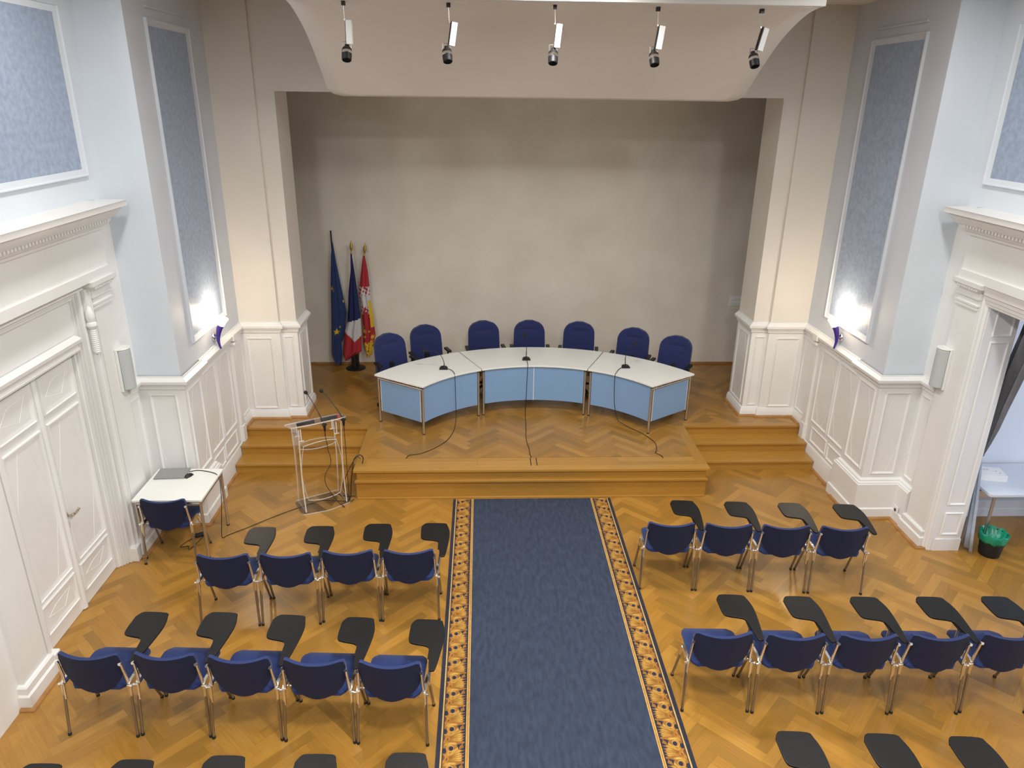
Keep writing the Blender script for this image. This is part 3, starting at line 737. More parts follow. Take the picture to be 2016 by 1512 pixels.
# ================================================================== TABLET CHAIRS
def shell_pts(outline, depth, th, nrm_sag, nu=18):
    pass
def make_chair(tablet=True):
    c = thing('tablet_chair' if tablet else 'side_chair', '', 'chair')
    # backrest: curved upholstered shell, D shaped from behind
    def backgrid(off):
        rows = []
        for j in range(15):
            t_ = (j/14)**1.75
            z = .405+.355*t_
            if t_ < .66:
                hw = .232*max(0, 1-(1-t_/.66)**2.15)**.56
                hw = max(.012, hw)
            else: hw = .232+.006*(t_-.62)/.38
            if t_ > .93: hw -= .012
            row = []
            for i in range(19):
                u = -1+2*i/18
                x = hw*u
                y = .012+.055*(x/.235)**2+.030*(1-t_)**2*0-.045*(t_-.5)
                zz = z+(.022*abs(u)**2.2 if t_ > .9 else 0)*(t_-.9)/.1-(.012 if (t_ == 1 and abs(u) > .97) else 0)
                row.append((x, y+off, zz))
            rows.append(row)
        return rows
    t = MB(); f = backgrid(.016); b_ = backgrid(-.016)
    t.grid(b_, BLUEB); t.grid([r_[::-1] for r_ in f], BLUEF)
    n = 15; m_ = 19
    edge_b = [b_[0][i] for i in range(m_)]+[b_[j][m_-1] for j in range(1, n)]+[b_[n-1][i] for i in range(m_-2, -1, -1)]+[b_[j][0] for j in range(n-2, 0, -1)]
    edge_f = [f[0][i] for i in range(m_)]+[f[j][m_-1] for j in range(1, n)]+[f[n-1][i] for i in range(m_-2, -1, -1)]+[f[j][0] for j in range(n-2, 0, -1)]
    for i in range(len(edge_b)):
        k = (i+1) % len(edge_b); t.face([edge_b[i], edge_b[k], edge_f[k], edge_f[i]], BLUEF)
    t.build('backrest', c, merge=True, smooth=50)
    # seat
    t = MB(); rows_t = []; rows_b = []
    for j in range(13):
        v = j/12; y = .045+.455*v
        hw = .225-(.05*(max(0, .18-v)/.18)**2)-(.045*(max(0, v-.84)/.16)**2)
        rt = []; rb = []
        for i in range(17):
            u = -1+2*i/16; x = hw*u
            z = .448-.018*(1-u*u)*math.sin(PI*min(1, v*1.1))+.012*v-.028*max(0, v-.8)/.2-.035*max(0, .15-v)/.15*0
            ed = .012*(max(abs(u), abs(2*v-1))**8)
            rt.append((x, y, z-ed*.5)); rb.append((x, y, z-.034+ed*.5))
        rows_t.append(rt); rows_b.append(rb)
    t.grid([r_[::-1] for r_ in rows_t], BLUEF); t.grid(rows_b, BLUEB)
    eb = [rows_b[0][i] for i in range(17)]+[rows_b[j][16] for j in range(1, 13)]+[rows_b[12][i] for i in range(15, -1, -1)]+[rows_b[j][0] for j in range(11, 0, -1)]
    et = [rows_t[0][i] for i in range(17)]+[rows_t[j][16] for j in range(1, 13)]+[rows_t[12][i] for i in range(15, -1, -1)]+[rows_t[j][0] for j in range(11, 0, -1)]
    for i in range(len(eb)):
        k = (i+1) % len(eb); t.face([eb[i], eb[k], et[k], et[i]], BLUEF)
    t.build('seat', c, merge=True, smooth=50)
    # legs and cast side brackets
    for sg in (-1, 1):
        t = MB(); t.tube([(sg*.270, -.005, .012), (sg*.262, .030, .34), (sg*.258, .042, .45)], [.0105, .0115, .0125], LEGST, 10)
        l = t.build('leg', c, smooth=40)
        t = MB(); t.lathe([(0, 0), (.014, 0), (.014, .018), (.012, .022), (0, .022)], RUB, 10, Matrix.Translation((sg*.270, -.005, 0))); t.build('rubber_foot', l, smooth=40)
        t = MB(); t.tube([(sg*.270, .400, .012), (sg*.262, .27, .34), (sg*.258, .225, .45)], [.0105, .0115, .0125], LEGST, 10)
        l = t.build('leg', c, smooth=40)
        t = MB(); t.lathe([(0, 0), (.014, 0), (.014, .018), (.012, .022), (0, .022)], RUB, 10, Matrix.Translation((sg*.270, .400, 0))); t.build('rubber_foot', l, smooth=40)
        t = MB()
        # triangular casting: clamp ring, arm to the backrest, arm to the seat
        t.tube([(sg*.260, .034, .33), (sg*.258, .042, .475)], [.0135, .017], ALU, 10)
        t.tube([(sg*.260, .26, .36), (sg*.256, .215, .475)], [.0135, .017], ALU, 10)
        t.prism([(.030, .455), (.235, .455), (.235, .485), (.15, .50), (.07, .50), (.030, .485)], -.011, .011, ALU, Matrix(((0, 0, 1, sg*.256), (1, 0, 0, 0), (0, 1, 0, 0), (0, 0, 0, 1))))
        t.tube([(sg*.250, .055, .475), (sg*.243, .045, .56), (sg*.240, .028, .655), (sg*.239, .022, .695)], [.014, .011, .010, .011], ALU, 10)
        t.tube([(sg*.239, .022, .695), (sg*.239, .006, .70)], .012, ALU, 10)
        t.tube([(sg*.250, .16, .47), (sg*.215, .20, .435), (sg*.205, .40, .425)], [.012, .010, .008], ALU, 8)
        t.tube([(sg*.268, .034, .47), (sg*.285, .034, .47)], .013, ALU, 10)
        t.build('bracket', c, smooth=40)
    t = MB(); t.tube([(-.25, .13, .425), (.25, .13, .425)], .011, ALU, 10); t.build('cross_bar', c, smooth=40)
    if tablet:
        t = MB(); t.tube([(.262, .20, .44), (.272, .235, .52), (.292, .26, .675)], .0105, CHROME, 10)
        t.box(.262, .322, .19, .33, .668, .678, BLACKP)
        t.build('tablet_post', c, smooth=40)
        raw = [(.083, .56), (.112, .612), (.16, .625), (.318, .617), (.345, .575), (.366, .49), (.370, .39), (.357, .22), (.338, .068), (.318, .045), (.288, .062), (.268, .25), (.255, .295), (.22, .315), (.12, .338), (.088, .388)]
        P = smoothpts([(a, b2, 0) for a, b2 in raw+raw[:1]], 3)[:-1]
        t = MB(); t.prism([(p.x, p.y) for p in P], .679, .695, TABL); t.build('tablet', c, bevel=.004)
    return c

chair0 = make_chair(True)
used = [False]
def place(x, y, rz, label, group):
    if not used[0]:
        used[0] = True; o = chair0; o.location = (x, y, 0); o.rotation_euler = (0, 0, rz); o['label'] = label; o['group'] = group
    else: o = dup(chair0, (x, y, 0), rz, label, group)
    o['category'] = 'chair'
ordn = ['beside the runner', 'second from the runner', 'third from the runner', 'fourth from the runner', 'fifth from the runner']
rowsets = [
 ('front row', 'double-door side', [(-.685, 5.816), (-1.249, 5.815), (-1.815, 5.783), (-2.385, 5.775)], R(0.6)),
 ('second row', 'double-door side', [(-.6965, 4.355), (-1.264, 4.395), (-1.8335, 4.438), (-2.40, 4.485), (-2.969, 4.502)], R(-3.4)),
 ('third row', 'double-door side', [(-.715, 3.02), (-1.30, 3.025), (-1.885, 3.03), (-2.46, 3.015), (-3.03, 3.0)], R(-.6)),
 ('front row', 'curtained-doorway side', [(1.896, 6.240), (2.47, 6.205), (3.041, 6.17), (3.62, 6.132)], R(-3.4)),
 ('second row', 'curtained-doorway side', [(1.920, 4.62), (2.495, 4.585), (3.073, 4.565), (3.652, 4.552), (4.232, 4.545)], R(-2.4)),
 ('third row', 'curtained-doorway side', [(1.87, 3.135), (2.465, 3.10), (3.03, 3.06)], R(-3)),
]
for rn, side, pts, rz in rowsets:
    for i, (x, y) in enumerate(pts):
        place(x, y, rz, 'blue tablet chair in the %s from the stage, %s, %s' % (rn, side, ordn[i]) if rn != 'front row' else 'blue tablet chair in the row nearest the stage, %s, %s' % (side, ordn[i]),
              'tablet chairs in the %s, %s' % (rn, side))

# ================================================================== LEFT DESK, ITS CHAIR, LAPTOP, MOUSE
dk = thing('writing_desk', 'small square white-topped desk with steel legs against the pilaster by the double door', 'desk', (-3.31, 7.24, 0))
t = MB(); t.box(-.365, .36, -.36, .345, .705, .73, TWHITE); t.build('desktop', dk, bevel=.003)
t = MB()
for a, b_ in (((-.34, -.335), (.335, -.335)), ((.335, -.335), (.335, .32)), ((.335, .32), (-.34, .32)), ((-.34, .32), (-.34, -.335))):
    t.tube([(a[0], a[1], .68), (b_[0], b_[1], .68)], .016, STEEL, 8)
t.build('frame', dk, smooth=40)
for sx, sy in ((-.335, -.335), (.332, -.335), (.332, .32), (-.335, .32)):
    t = MB(); t.tube([(sx, sy, .012), (sx, sy, .704)], .0155, STEEL, 12); l = t.build('leg', dk, smooth=40)
    t = MB(); t.lathe([(0, 0), (.018, 0), (.018, .014), (0, .016)], RUB, 12, Matrix.Translation((sx, sy, 0))); t.build('foot_cap', l)
ch = make_chair(False); ch.location = (-3.33, 6.79, 0); ch['label'] = 'blue armless chair without tablet pushed up to the small white desk'; ch.rotation_euler = (0, 0, R(-1))
t = MB(); t.box(-.165, .165, -.118, .118, 0, .011, GREYLAP); lp = t.build('base', None, bevel=.004)
lap = thing('laptop', 'closed grey laptop lying on the small white desk', 'laptop', (-3.47, 7.455, .73), R(3))
lp.parent = lap
t = MB(); t.box(-.165, .165, -.118, .118, .0125, .019, GREYLAP); t.build('lid', lap, bevel=.003)
t = MB()
rows = []
for j in range(9):
    v = j/8; rows.append([(.032*math.cos(PI*i/10)*(math.sin(PI*(.08+.84*v))**.5), -.055+.11*v, .034*math.sin(PI*i/10)*(math.sin(PI*(.06+.88*v))**.6)) for i in range(11)])
t.grid(rows, BLACKP); t.box(-.028, .028, -.05, .05, 0, .004, BLACKP)
mo = tag(t.build('computer_mouse', smooth=50, loc=(-3.275, 7.405, .73)), 'black computer mouse lying beside the closed grey laptop', 'mouse'); mo.rotation_euler = (0, 0, R(-25))
def cable(name, pts, label, r=.004, cat='cable', m=CABLE, n=6):
    t = MB(); t.tube(smoothpts(pts, n), r, m, 6); return tag(t.build(name, smooth=60), label, cat)
cable('laptop_cable', [(-3.30, 7.50, .738), (-3.22, 7.535, .735), (-3.08, 7.50, .735), (-2.955, 7.42, .72), (-2.915, 7.33, .55), (-2.925, 7.26, .25), (-2.945, 7.25, .06), (-2.94, 7.275, .010), (-2.90, 7.34, .007), (-2.72, 7.50, .007), (-2.45, 7.76, .006), (-2.20, 7.96, .006), (-1.98, 8.05, .03), (-1.72, 8.08, .006), (-1.655, 8.115, .006)], 'thin black cable running from the laptop across the floor to the stage', .0045)
t = MB(); t.box(-.05, .05, -.03, .03, 0, .035, BLACKP); pw = tag(t.build('power_brick', bevel=.006, loc=(-3.22, 7.33, .0)), 'black power adapter lying on the floor under the small white desk', 'adapter'); pw.rotation_euler = (0, 0, .5)
cable('power_lead', [(-3.26, 7.30, .012), (-3.33, 7.20, .006), (-3.36, 7.10, .006), (-3.28, 7.12, .006), (-3.24, 7.05, .006), (-3.20, 7.2, .006), (-3.17, 7.33, .012)], 'coiled black power lead on the floor under the small white desk', .004)

# ================================================================== CURVED CONFERENCE TABLE
CX, CY = .755, 8.08
RI, RO = 1.852, 2.695
ZT = STZ+.722
tb = thing('conference_table', 'large curved white-topped conference table with powder blue skirt panels on the stage', 'table', (CX, CY, STZ))
def pol(r, a): return (r*math.sin(a), r*math.cos(a))          # angle from straight back
segs = [(-56.2, -24.2), (-23.8, 23.8), (24.2, 56.2)]
for k, (a0, a1) in enumerate(segs):
    N_ = 14; A = [R(a0+(a1-a0)*i/N_) for i in range(N_+1)]
    t = MB(); t.prism([pol(RI, a) for a in A]+[pol(RO, a) for a in A[::-1]], .697, .722, TWHITE); t.build('tabletop', tb, bevel=.002)
    # steel frame under the top
    t = MB(); e = R(1.0); A2 = [R(a0)+e+(R(a1-a0)-2*e)*i/N_ for i in range(N_+1)]
    for rr in (RI+.075, RO-.03): t.tube([(*pol(rr, a), .665) for a in A2], .014, STEEL, 8)
    for a in (A2[0], A2[-1]): t.tube([(*pol(RI+.03, a), .655), (*pol(RO-.03, a), .655)], .014, STEEL, 8)
    for a in (A2[0], A2[-1]):
        for rr in (RI+.12, RO-.2): t.tube([(*pol(rr, a), .66), (*pol(rr, a), .698)], .008, STEEL, 8)
    t.build('frame', tb, smooth=40)
    for a in (A2[0], A2[-1]):
        for rr in (RI+.03, RO-.03):
            x, y = pol(rr, a)
            t = MB(); t.tube([(x, y, .01), (x, y, .67)], .0155, STEEL, 12); l = t.build('leg', tb, smooth=40)
            t = MB(); t.lathe([(0, 0), (.018, 0), (.018, .012), (0, .014)], RUB, 12, Matrix.Translation((x, y, 0))); t.build('foot_cap', l)
    # curved skirt on the side facing the hall
    spans = [(A2[0]+R(.6), A2[-1]-R(.6))] if k != 1 else [(A2[0]+R(.6), R(-.1)), (R(.1), A2[-1]-R(.6))]
    for s0, s1 in spans:
        t = MB(); B = [s0+(s1-s0)*i/12 for i in range(13)]
        t.prism([pol(RI+.028, a) for a in B]+[pol(RI+.040, a) for a in B[::-1]], .175, .690, MODB); t.build('skirt_panel', tb)
    if k == 1:
        t = MB(); x, y = pol(RI+.026, 0); t.box(x-.004, x+.004, y-.003, y+.003, .175, .690, TWHITE); t.build('joint_strip', tb)
    # flat end panel
    if k != 1:
        a = A2[0] if k == 0 else A2[-1]
        p0 = Vector(pol(RI+.065, a)); p1 = Vector(pol(RO-.065, a)); nrm = Vector((math.cos(a), -math.sin(a)))*.005
        t = MB(); t.prism([tuple(p0+nrm), tuple(p1+nrm), tuple(p1-nrm), tuple(p0-nrm)], .175, .640, MODB); t.build('end_panel', tb)
        t = MB()
        for (qa, qb) in ((p0, p0+(p1-p0)*.012), (p1-(p1-p0)*.012, p1)):
            n2 = nrm*1.3; t.prism([tuple(qa+n2), tuple(qb+n2), tuple(qb-n2), tuple(qa-n2)], .175, .642, TWHITE)
        t.build('panel_edging', tb)
for a in (-24, 24):
    t = MB()
    for rr in (RI+.06, RI+.065):
        x, y = pol(rr, R(a)); t.box(x-.012, x+.012, y-.01, y+.01, .30, .33, BLACKP); t.box(x-.02, x+.02, y-.01, y+.01, .60, .655, BLACKP)
    t.build('coupling', tb)

# table microphones
def gooseneck(t, base, tip, bend, r=.0042, m=BLACKP):
    pts = smoothpts([base, tuple(Vector(base)+(Vector(bend)-Vector(base))*.5), bend, tip], 6); t.tube(pts, [r*1.5]*4+[r]*(len(pts)-4), m, 8)
def mic(name, loc, path, label):
    tip = path[-1]; bend = path[-2]
    m = thing(name, label, 'microphone', loc, 0, 'gooseneck microphones on the curved table')
    t = MB(); t.prism(rounded([(-.062, -.05), (.062, -.05), (.048, .05), (-.048, .05)], .012), 0, .022, BLACKP); t.prism(rounded([(-.045, -.03), (.045, -.03), (.034, .04), (-.034, .04)], .01), .022, .034, BLACKP); t.build('mic_base', m, bevel=.003)
    gp = smoothpts(path, 7); t = MB(); t.tube(gp, [.0065]*7+[.0045]*(len(gp)-7), BLACKP, 8); t.build('gooseneck', m, smooth=50)
    d_ = (Vector(tip)-Vector(bend)).normalized(); q = d_.to_track_quat('Z', 'Y').to_matrix().to_4x4()
    t = MB(); t.lathe([(0, -.02), (.010, -.018), (.019, 0), (.022, .018), (.019, .036), (.008, .046), (0, .047)], RUB, 14, Matrix.Translation(tip) @ q); t.build('windscreen', m, smooth=50)
    t = MB(); t.lathe([(0, 0), (.006, 0), (.006, .002), (0, .002)], ALU, 10, Matrix.Translation((.012, -.028, .034))); t.build('button', m)
    return m
mic('table_microphone', (-.538, 9.80, ZT), [(0, .01, .03), (.006, .0, .09), (-.035, .0, .197), (-.126, .0, .255), (-.255, 0, .268)], 'black gooseneck microphone on the curved table at the flag end, bent low')
mic('table_microphone', (.655, 10.19, ZT), [(0, .01, .03), (0, 0, .14), (-.004, 0, .25), (-.03, .0, .36)], 'black gooseneck microphone standing upright at the middle of the curved table')
mic('table_microphone', (2.063, 9.85, ZT), [(0, .01, .03), (-.008, 0, .16), (.025, 0, .29), (.10, 0, .35)], 'black gooseneck microphone on the curved table at the end away from the flags')
def tcable(name, pts, label): cable(name, pts, label, .0045)
tcable('microphone_cable', [(-.50, 9.78, ZT+.01), (-.43, 9.72, ZT+.012), (-.392, 9.63, ZT+.008), (-.372, 9.545, ZT-.02), (-.365, 9.50, .85), (-.36, 9.44, .55), (-.375, 9.38, STZ+.02), (-.40, 9.20, STZ+.005), (-.47, 8.95, STZ+.005), (-.62, 8.72, STZ+.005), (-.80, 8.56, STZ+.005), (-.93, 8.52, STZ+.005), (-.965, 8.43, STZ+.005)], 'black cable hanging from the flag-end table microphone and lying on the deck in a curve')
tcable('microphone_cable', [(.66, 10.14, ZT+.01), (.665, 10.02, ZT+.006), (.662, 9.93, ZT+.002), (.66, 9.895, ZT-.04), (.65, 9.88, .8), (.64, 9.87, STZ+.1), (.635, 9.82, STZ+.008), (.62, 9.4, STZ+.005), (.60, 9.0, STZ+.005), (.62, 8.7, STZ+.005), (.625, 8.50, STZ+.005), (.64, 8.44, STZ+.005)], 'black cable hanging from the middle table microphone straight down to the stage front')
tcable('microphone_cable', [(2.02, 9.83, ZT+.01), (1.95, 9.74, ZT+.012), (1.89, 9.61, ZT+.007), (1.862, 9.548, ZT-.02), (1.862, 9.535, .95), (1.875, 9.52, .72), (1.92, 9.46, .50), (2.0, 9.40, STZ+.03), (2.14, 9.25, STZ+.005), (2.24, 9.10, STZ+.005), (2.33, 8.85, STZ+.005), (2.30, 8.62, STZ+.005), (2.27, 8.55, STZ+.005), (2.33, 8.46, STZ+.005), (2.335, 8.40, STZ+.005)], 'black cable hanging from the table microphone away from the flags, kinked near the stage edge')

# ================================================================== OFFICE CHAIRS
def make_office():
    c = thing('swivel_chair', '', 'chair')
    # local +y points to the wall, the sitter faces -y
    def back(off, sc_=1):
        rows = []
        for j in range(17):
            v = j/16; z = .47+.56*v
            hw = .252-.012*v if v < .66 else (.2441)*(max(0, 1-((v-.66)/.345)**2.5))**.46
            hw = max(hw, .05)
            row = []
            for i in range(15):
                u = -1+2*i/14; x = hw*u*sc_
                y = .21+.085*v*v-.05*(1-((x/.23)**2))*0+.035*(1-(x/.26)**2)-.012*math.exp(-((v-.80)/.025)**2)*0
                row.append((x, y+off, z))
            rows.append(row)
        return rows
    t = MB(); f = back(-.035); b_ = back(.02)
    def crease(rows):
        out = []
        for row in rows:
            out.append([(x, y+.030*math.exp(-((z-.885)/.014)**2)*max(0, 1-(x/.17)**8), z) for x, y, z in row])
        return out
    f = crease(f)
    t.grid(f, OFFB); t.grid([r_[::-1] for r_ in b_], OFFB)
    n = 17; m_ = 15
    def edge(b): return [b[0][i] for i in range(m_)]+[b[j][m_-1] for j in range(1, n)]+[b[n-1][i] for i in range(m_-2, -1, -1)]+[b[j][0] for j in range(n-2, 0, -1)]
    e1, e2 = edge(f), edge(b_)
    for i in range(len(e1)):
        k = (i+1) % len(e1); t.face([e1[i], e1[k], e2[k], e2[i]], OFFB)
    o = t.build('backrest', c, merge=True, smooth=60)
    t = MB(); t.prism(rounded([(-.24, -.25), (.24, -.25), (.23, .20), (-.23, .20)], .07), .42, .50, OFFB); t.build('seat', c, bevel=.02, bseg=3, smooth=40)
    for sg in (-1, 1):
        t = MB(); t.tube([(sg*.20, .05, .43), (sg*.275, .05, .44), (sg*.285, .03, .66)], [.016, .016, .014], BLACKP, 8)
        t.box(sg*.285-.028, sg*.285+.028, -.06, .14, .66, .69, BLACKP); t.build('armrest', c, bevel=.008, smooth=40)
    t = MB(); t.box(-.03, .03, .17, .23, .40, .62, BLACKP); t.box(-.03, .03, -.02, .23, .38, .42, BLACKP); t.build('back_support', c, bevel=.006)
    t = MB(); t.lathe([(.03, .10), (.03, .25), (.022, .25), (.022, .42)], BLACKP, 14); t.build('column', c, smooth=40)
    t = MB()
    for k in range(5):
        a = 2*PI*k/5+PI/2; t.tube([(0, 0, .11), (.16*math.cos(a), .16*math.sin(a), .10), (.30*math.cos(a), .30*math.sin(a), .075)], [.026, .022, .016], BLACKP, 8)
    t.build('star_base', c, smooth=40)
    for k in range(5):
        a = 2*PI*k/5+PI/2; t = MB()
        M = Matrix.Translation((.30*math.cos(a), .30*math.sin(a), .03)) @ Matrix.Rotation(a, 4, 'Z') @ Matrix.Rotation(PI/2, 4, 'X')
        t.lathe([(0, -.022), (.028, -.022), (.03, -.015), (.03, .015), (.028, .022), (0, .022)], BLACKP, 14, M); t.tube([(.30*math.cos(a), .30*math.sin(a), .05), (.30*math.cos(a), .30*math.sin(a), .08)], .008, BLACKP, 6); t.build('caster', c, smooth=40)
    return c
oc0 = make_office()
ocs = [(-1.393, 10.47, 'at the flag end'), (-.886, 10.92, 'second from the flags'), (.023, 11.15, 'third from the flags'), (.755, 11.18, 'in the middle, opposite the upright microphone'), (1.545, 11.10, 'third from the wall switch end'), (2.361, 10.77, 'second from the wall switch end'), (2.929, 10.36, 'at the end nearest the wall switch')]
for i, (tx, ty, w_) in enumerate(ocs):
    a = math.atan2(tx-CX, ty-CY)
    if i in (2, 4): a *= .6
    # back centre sits .27 m behind the seat centre
    rz = -a*(.75 if i in (0, 1, 5, 6) else 1); ox, oy = -math.sin(rz)*.30, math.cos(rz)*.30
    loc = (tx-ox, ty-oy, STZ)
    lab = 'indigo high-backed swivel chair behind the curved table, '+w_
    if i == 0:
        o = oc0; o.location = loc; o.rotation_euler = (0, 0, rz); o['label'] = lab; o['group'] = 'swivel chairs behind the curved table'
    else: dup(oc0, loc, rz, lab, 'swivel chairs behind the curved table')

# ================================================================== LECTERN
lc = thing('lectern', 'clear acrylic lectern with tilted top standing on the floor before the side steps', 'lectern', (-1.975, 8.06, 0), R(30))
t = MB(); t.prism(rounded([(-.32, -.17), (0, -.23), (.32, -.17), (.30, .20), (-.30, .20)], .06), 0, .012, ACR, edge=ACE); t.build('base_plate', lc)
for sg in (-1, 1):
    t = MB(); M = Matrix(((0, 0, 1, sg*.255), (1, 0, 0, 0), (0, 1, 0, 0), (0, 0, 0, 1)))
    pr = [(-.15, .012), (.16, .012), (.12, .35), (.11, .7), (.15, 1.02), (-.16, 1.11), (-.12, .75), (-.105, .35)]
    P = smoothpts([(a, b_, 0) for a, b_ in pr[1:5]], 4)+[Vector((a, b_, 0)) for a, b_ in [pr[5]]]+smoothpts([(a, b_, 0) for a, b_ in pr[5:]+pr[:1]], 4)[1:]
    t.prism([(p.x, p.y) for p in P], -.0075, .0075, ACR, M, edge=ACE); t.build('side_panel', lc)
t = MB(); rows = []
for j in range(9):
    z = .14+.72*j/8; hwid = .20+.05*math.sin(PI*(j/8)); rows.append([(hwid*u/6, -.10-.06*(1-(u/6)**2), z+.05*(1-(u/6)**2)*(j/8)) for u in range(-6, 7)])
t.grid(rows, ACR)
t.tube([rows[j][0] for j in range(9)], .004, ACE, 6); t.tube([rows[j][-1] for j in range(9)], .004, ACE, 6); t.tube(rows[-1], .004, ACE, 6); t.tube(rows[0], .004, ACE, 6); t.build('front_panel', lc, smooth=60)
t = MB(); t.prism([(.245*math.cos(2*PI*i/28), .02+.135*math.sin(2*PI*i/28)) for i in range(28)], .80, .812, ACR, edge=ACE); t.build('shelf', lc)
Mt = Matrix.Translation((0, 0, 1.10)) @ Matrix.Rotation(R(-15), 4, 'X')
t = MB(); t.prism(rounded([(-.34, -.14), (-.2, -.20), (.2, -.20), (.34, -.14), (.34, .18), (-.34, .18)], .06), 0, .012, ACR, Mt, edge=ACE)
t.box(-.33, .33, -.165, -.15, .012, .05, ACR, Mt); t.build('reading_top', lc)
for sg in (-1, 1):
    for yy_ in (-.09, .07):
        t = MB(); t.box(sg*.215-.006, sg*.215+.006, yy_-.006, yy_+.006, .93, 1.085, ACE); t.box(sg*.215-.03, sg*.215+.03, yy_-.006, yy_+.006, .925, .935, ACE); t.build('bracket_rib', lc)
t = MB(); t.box(-.26, -.05, -.15, -.115, .012, .05, BLACKP, Mt); t.build('cushion_bar', lc, bevel=.006)
t = MB(); t.box(.03, .22, -.15, -.115, .012, .05, BLACKP, Mt); cb = t.build('cushion_bar', lc, bevel=.006)
t = MB(); t.box(.221, .25, -.15, -.115, .012, .05, REDP, Mt); t.build('red_cap', cb, bevel=.005)
t = MB(); t.lathe([(0, 0), (.02, 0), (.02, .03), (.026, .035), (.026, .05), (0, .055)], ACR, 14, Mt @ Matrix.Translation((-.01, -.13, .012))); t.build('knob', lc, smooth=40)
# gooseneck microphones clipped on its front edge
def lmic(bx, by, tipx, tipy, tipz, label):
    m = thing('lectern_microphone', label, 'microphone', (0, 0, 0), 0, 'gooseneck microphones on the lectern')
    m.location = lc.matrix_basis @ Vector((bx, by, 1.12))
    base = Vector((0, 0, 0)); tip = Vector((tipx, tipy, tipz))
    t = MB(); t.lathe([(0, -.14), (.006, -.14), (.006, -.08), (.012, -.07), (.018, -.01), (.018, .0), (.030, .002), (.030, .012), (.012, .016), (0, .018)], BLACKP, 14); t.build('mic_socket', m, smooth=40)
    t = MB(); t.tube(smoothpts([(0, 0, .01), tuple(tip*.3+Vector((0, 0, .03))), tuple(tip*.72+Vector((0, 0, .025))), tuple(tip)], 6), [.0065]*7+[.0042]*12, BLACKP, 8); t.build('gooseneck', m, smooth=50)
    d_ = Vector((-.5, .55, .05)).normalized(); q = d_.to_track_quat('Z', 'Y').to_matrix().to_4x4()
    t = MB(); t.lathe([(0, -.02), (.010, -.018), (.019, 0), (.022, .018), (.019, .034), (.008, .042), (0, .043)], RUB, 14, Matrix.Translation(tip) @ q); t.build('windscreen', m, smooth=50)
bpy.context.view_layer.update()
lmic(.04, -.20, -.215, .17, .34, 'black gooseneck microphone at the middle of the lectern front edge')
lmic(.285, -.165, -.265, .17, .30, 'black gooseneck microphone at the lectern corner nearest the stage')
def L2W(p): return tuple(lc.matrix_basis @ Vector(p))
cable('lectern_cable', [L2W((.04, -.20, .98)), L2W((.06, -.20, .80)), L2W((.08, -.20, .62)), L2W((.0, -.20, .48)), L2W((.0, -.205, .34)), L2W((.10, -.24, .12)), L2W((.18, -.27, .02)), (-1.72, 7.99, .006), (-1.64, 8.06, .006), (-1.60, 8.12, .006)], 'black microphone cable hanging in a bend down the front of the lectern')
cable('lectern_cable', [L2W((.285, -.165, .98)), L2W((.285, -.165, .7)), L2W((.285, -.16, .3)), L2W((.29, -.15, .03)), L2W((.33, -.06, .008)), (-1.66, 8.20, .006), (-1.60, 8.20, .006)], 'black cable falling straight down the lectern side nearest the stage')
cable('stage_cable', [(-1.50, 8.30, STZ+.005), (-1.50, 8.37, STZ+.05), (-1.54, 8.34, STZ+.10), (-1.60, 8.28, STZ+.06), (-1.63, 8.20, .25), (-1.645, 8.16, .05), (-1.655, 8.14, .006)], 'thick black cable looping over the stage corner beside the lectern', .006)
cable('stage_cable', [(-1.53, 8.34, STZ+.05), (-1.57, 8.30, STZ+.09), (-1.66, 8.26, .36), (-1.74, 8.22, .16), (-1.70, 8.18, .05), (-1.66, 8.17, .01), (-1.70, 8.12, .006), (-1.82, 8.26, .006), (-1.88, 8.30, .006), (-1.76, 8.22, .006), (-1.67, 8.16, .02)], 'thin black cable looping off the stage corner and tangled behind the lectern', .0045)

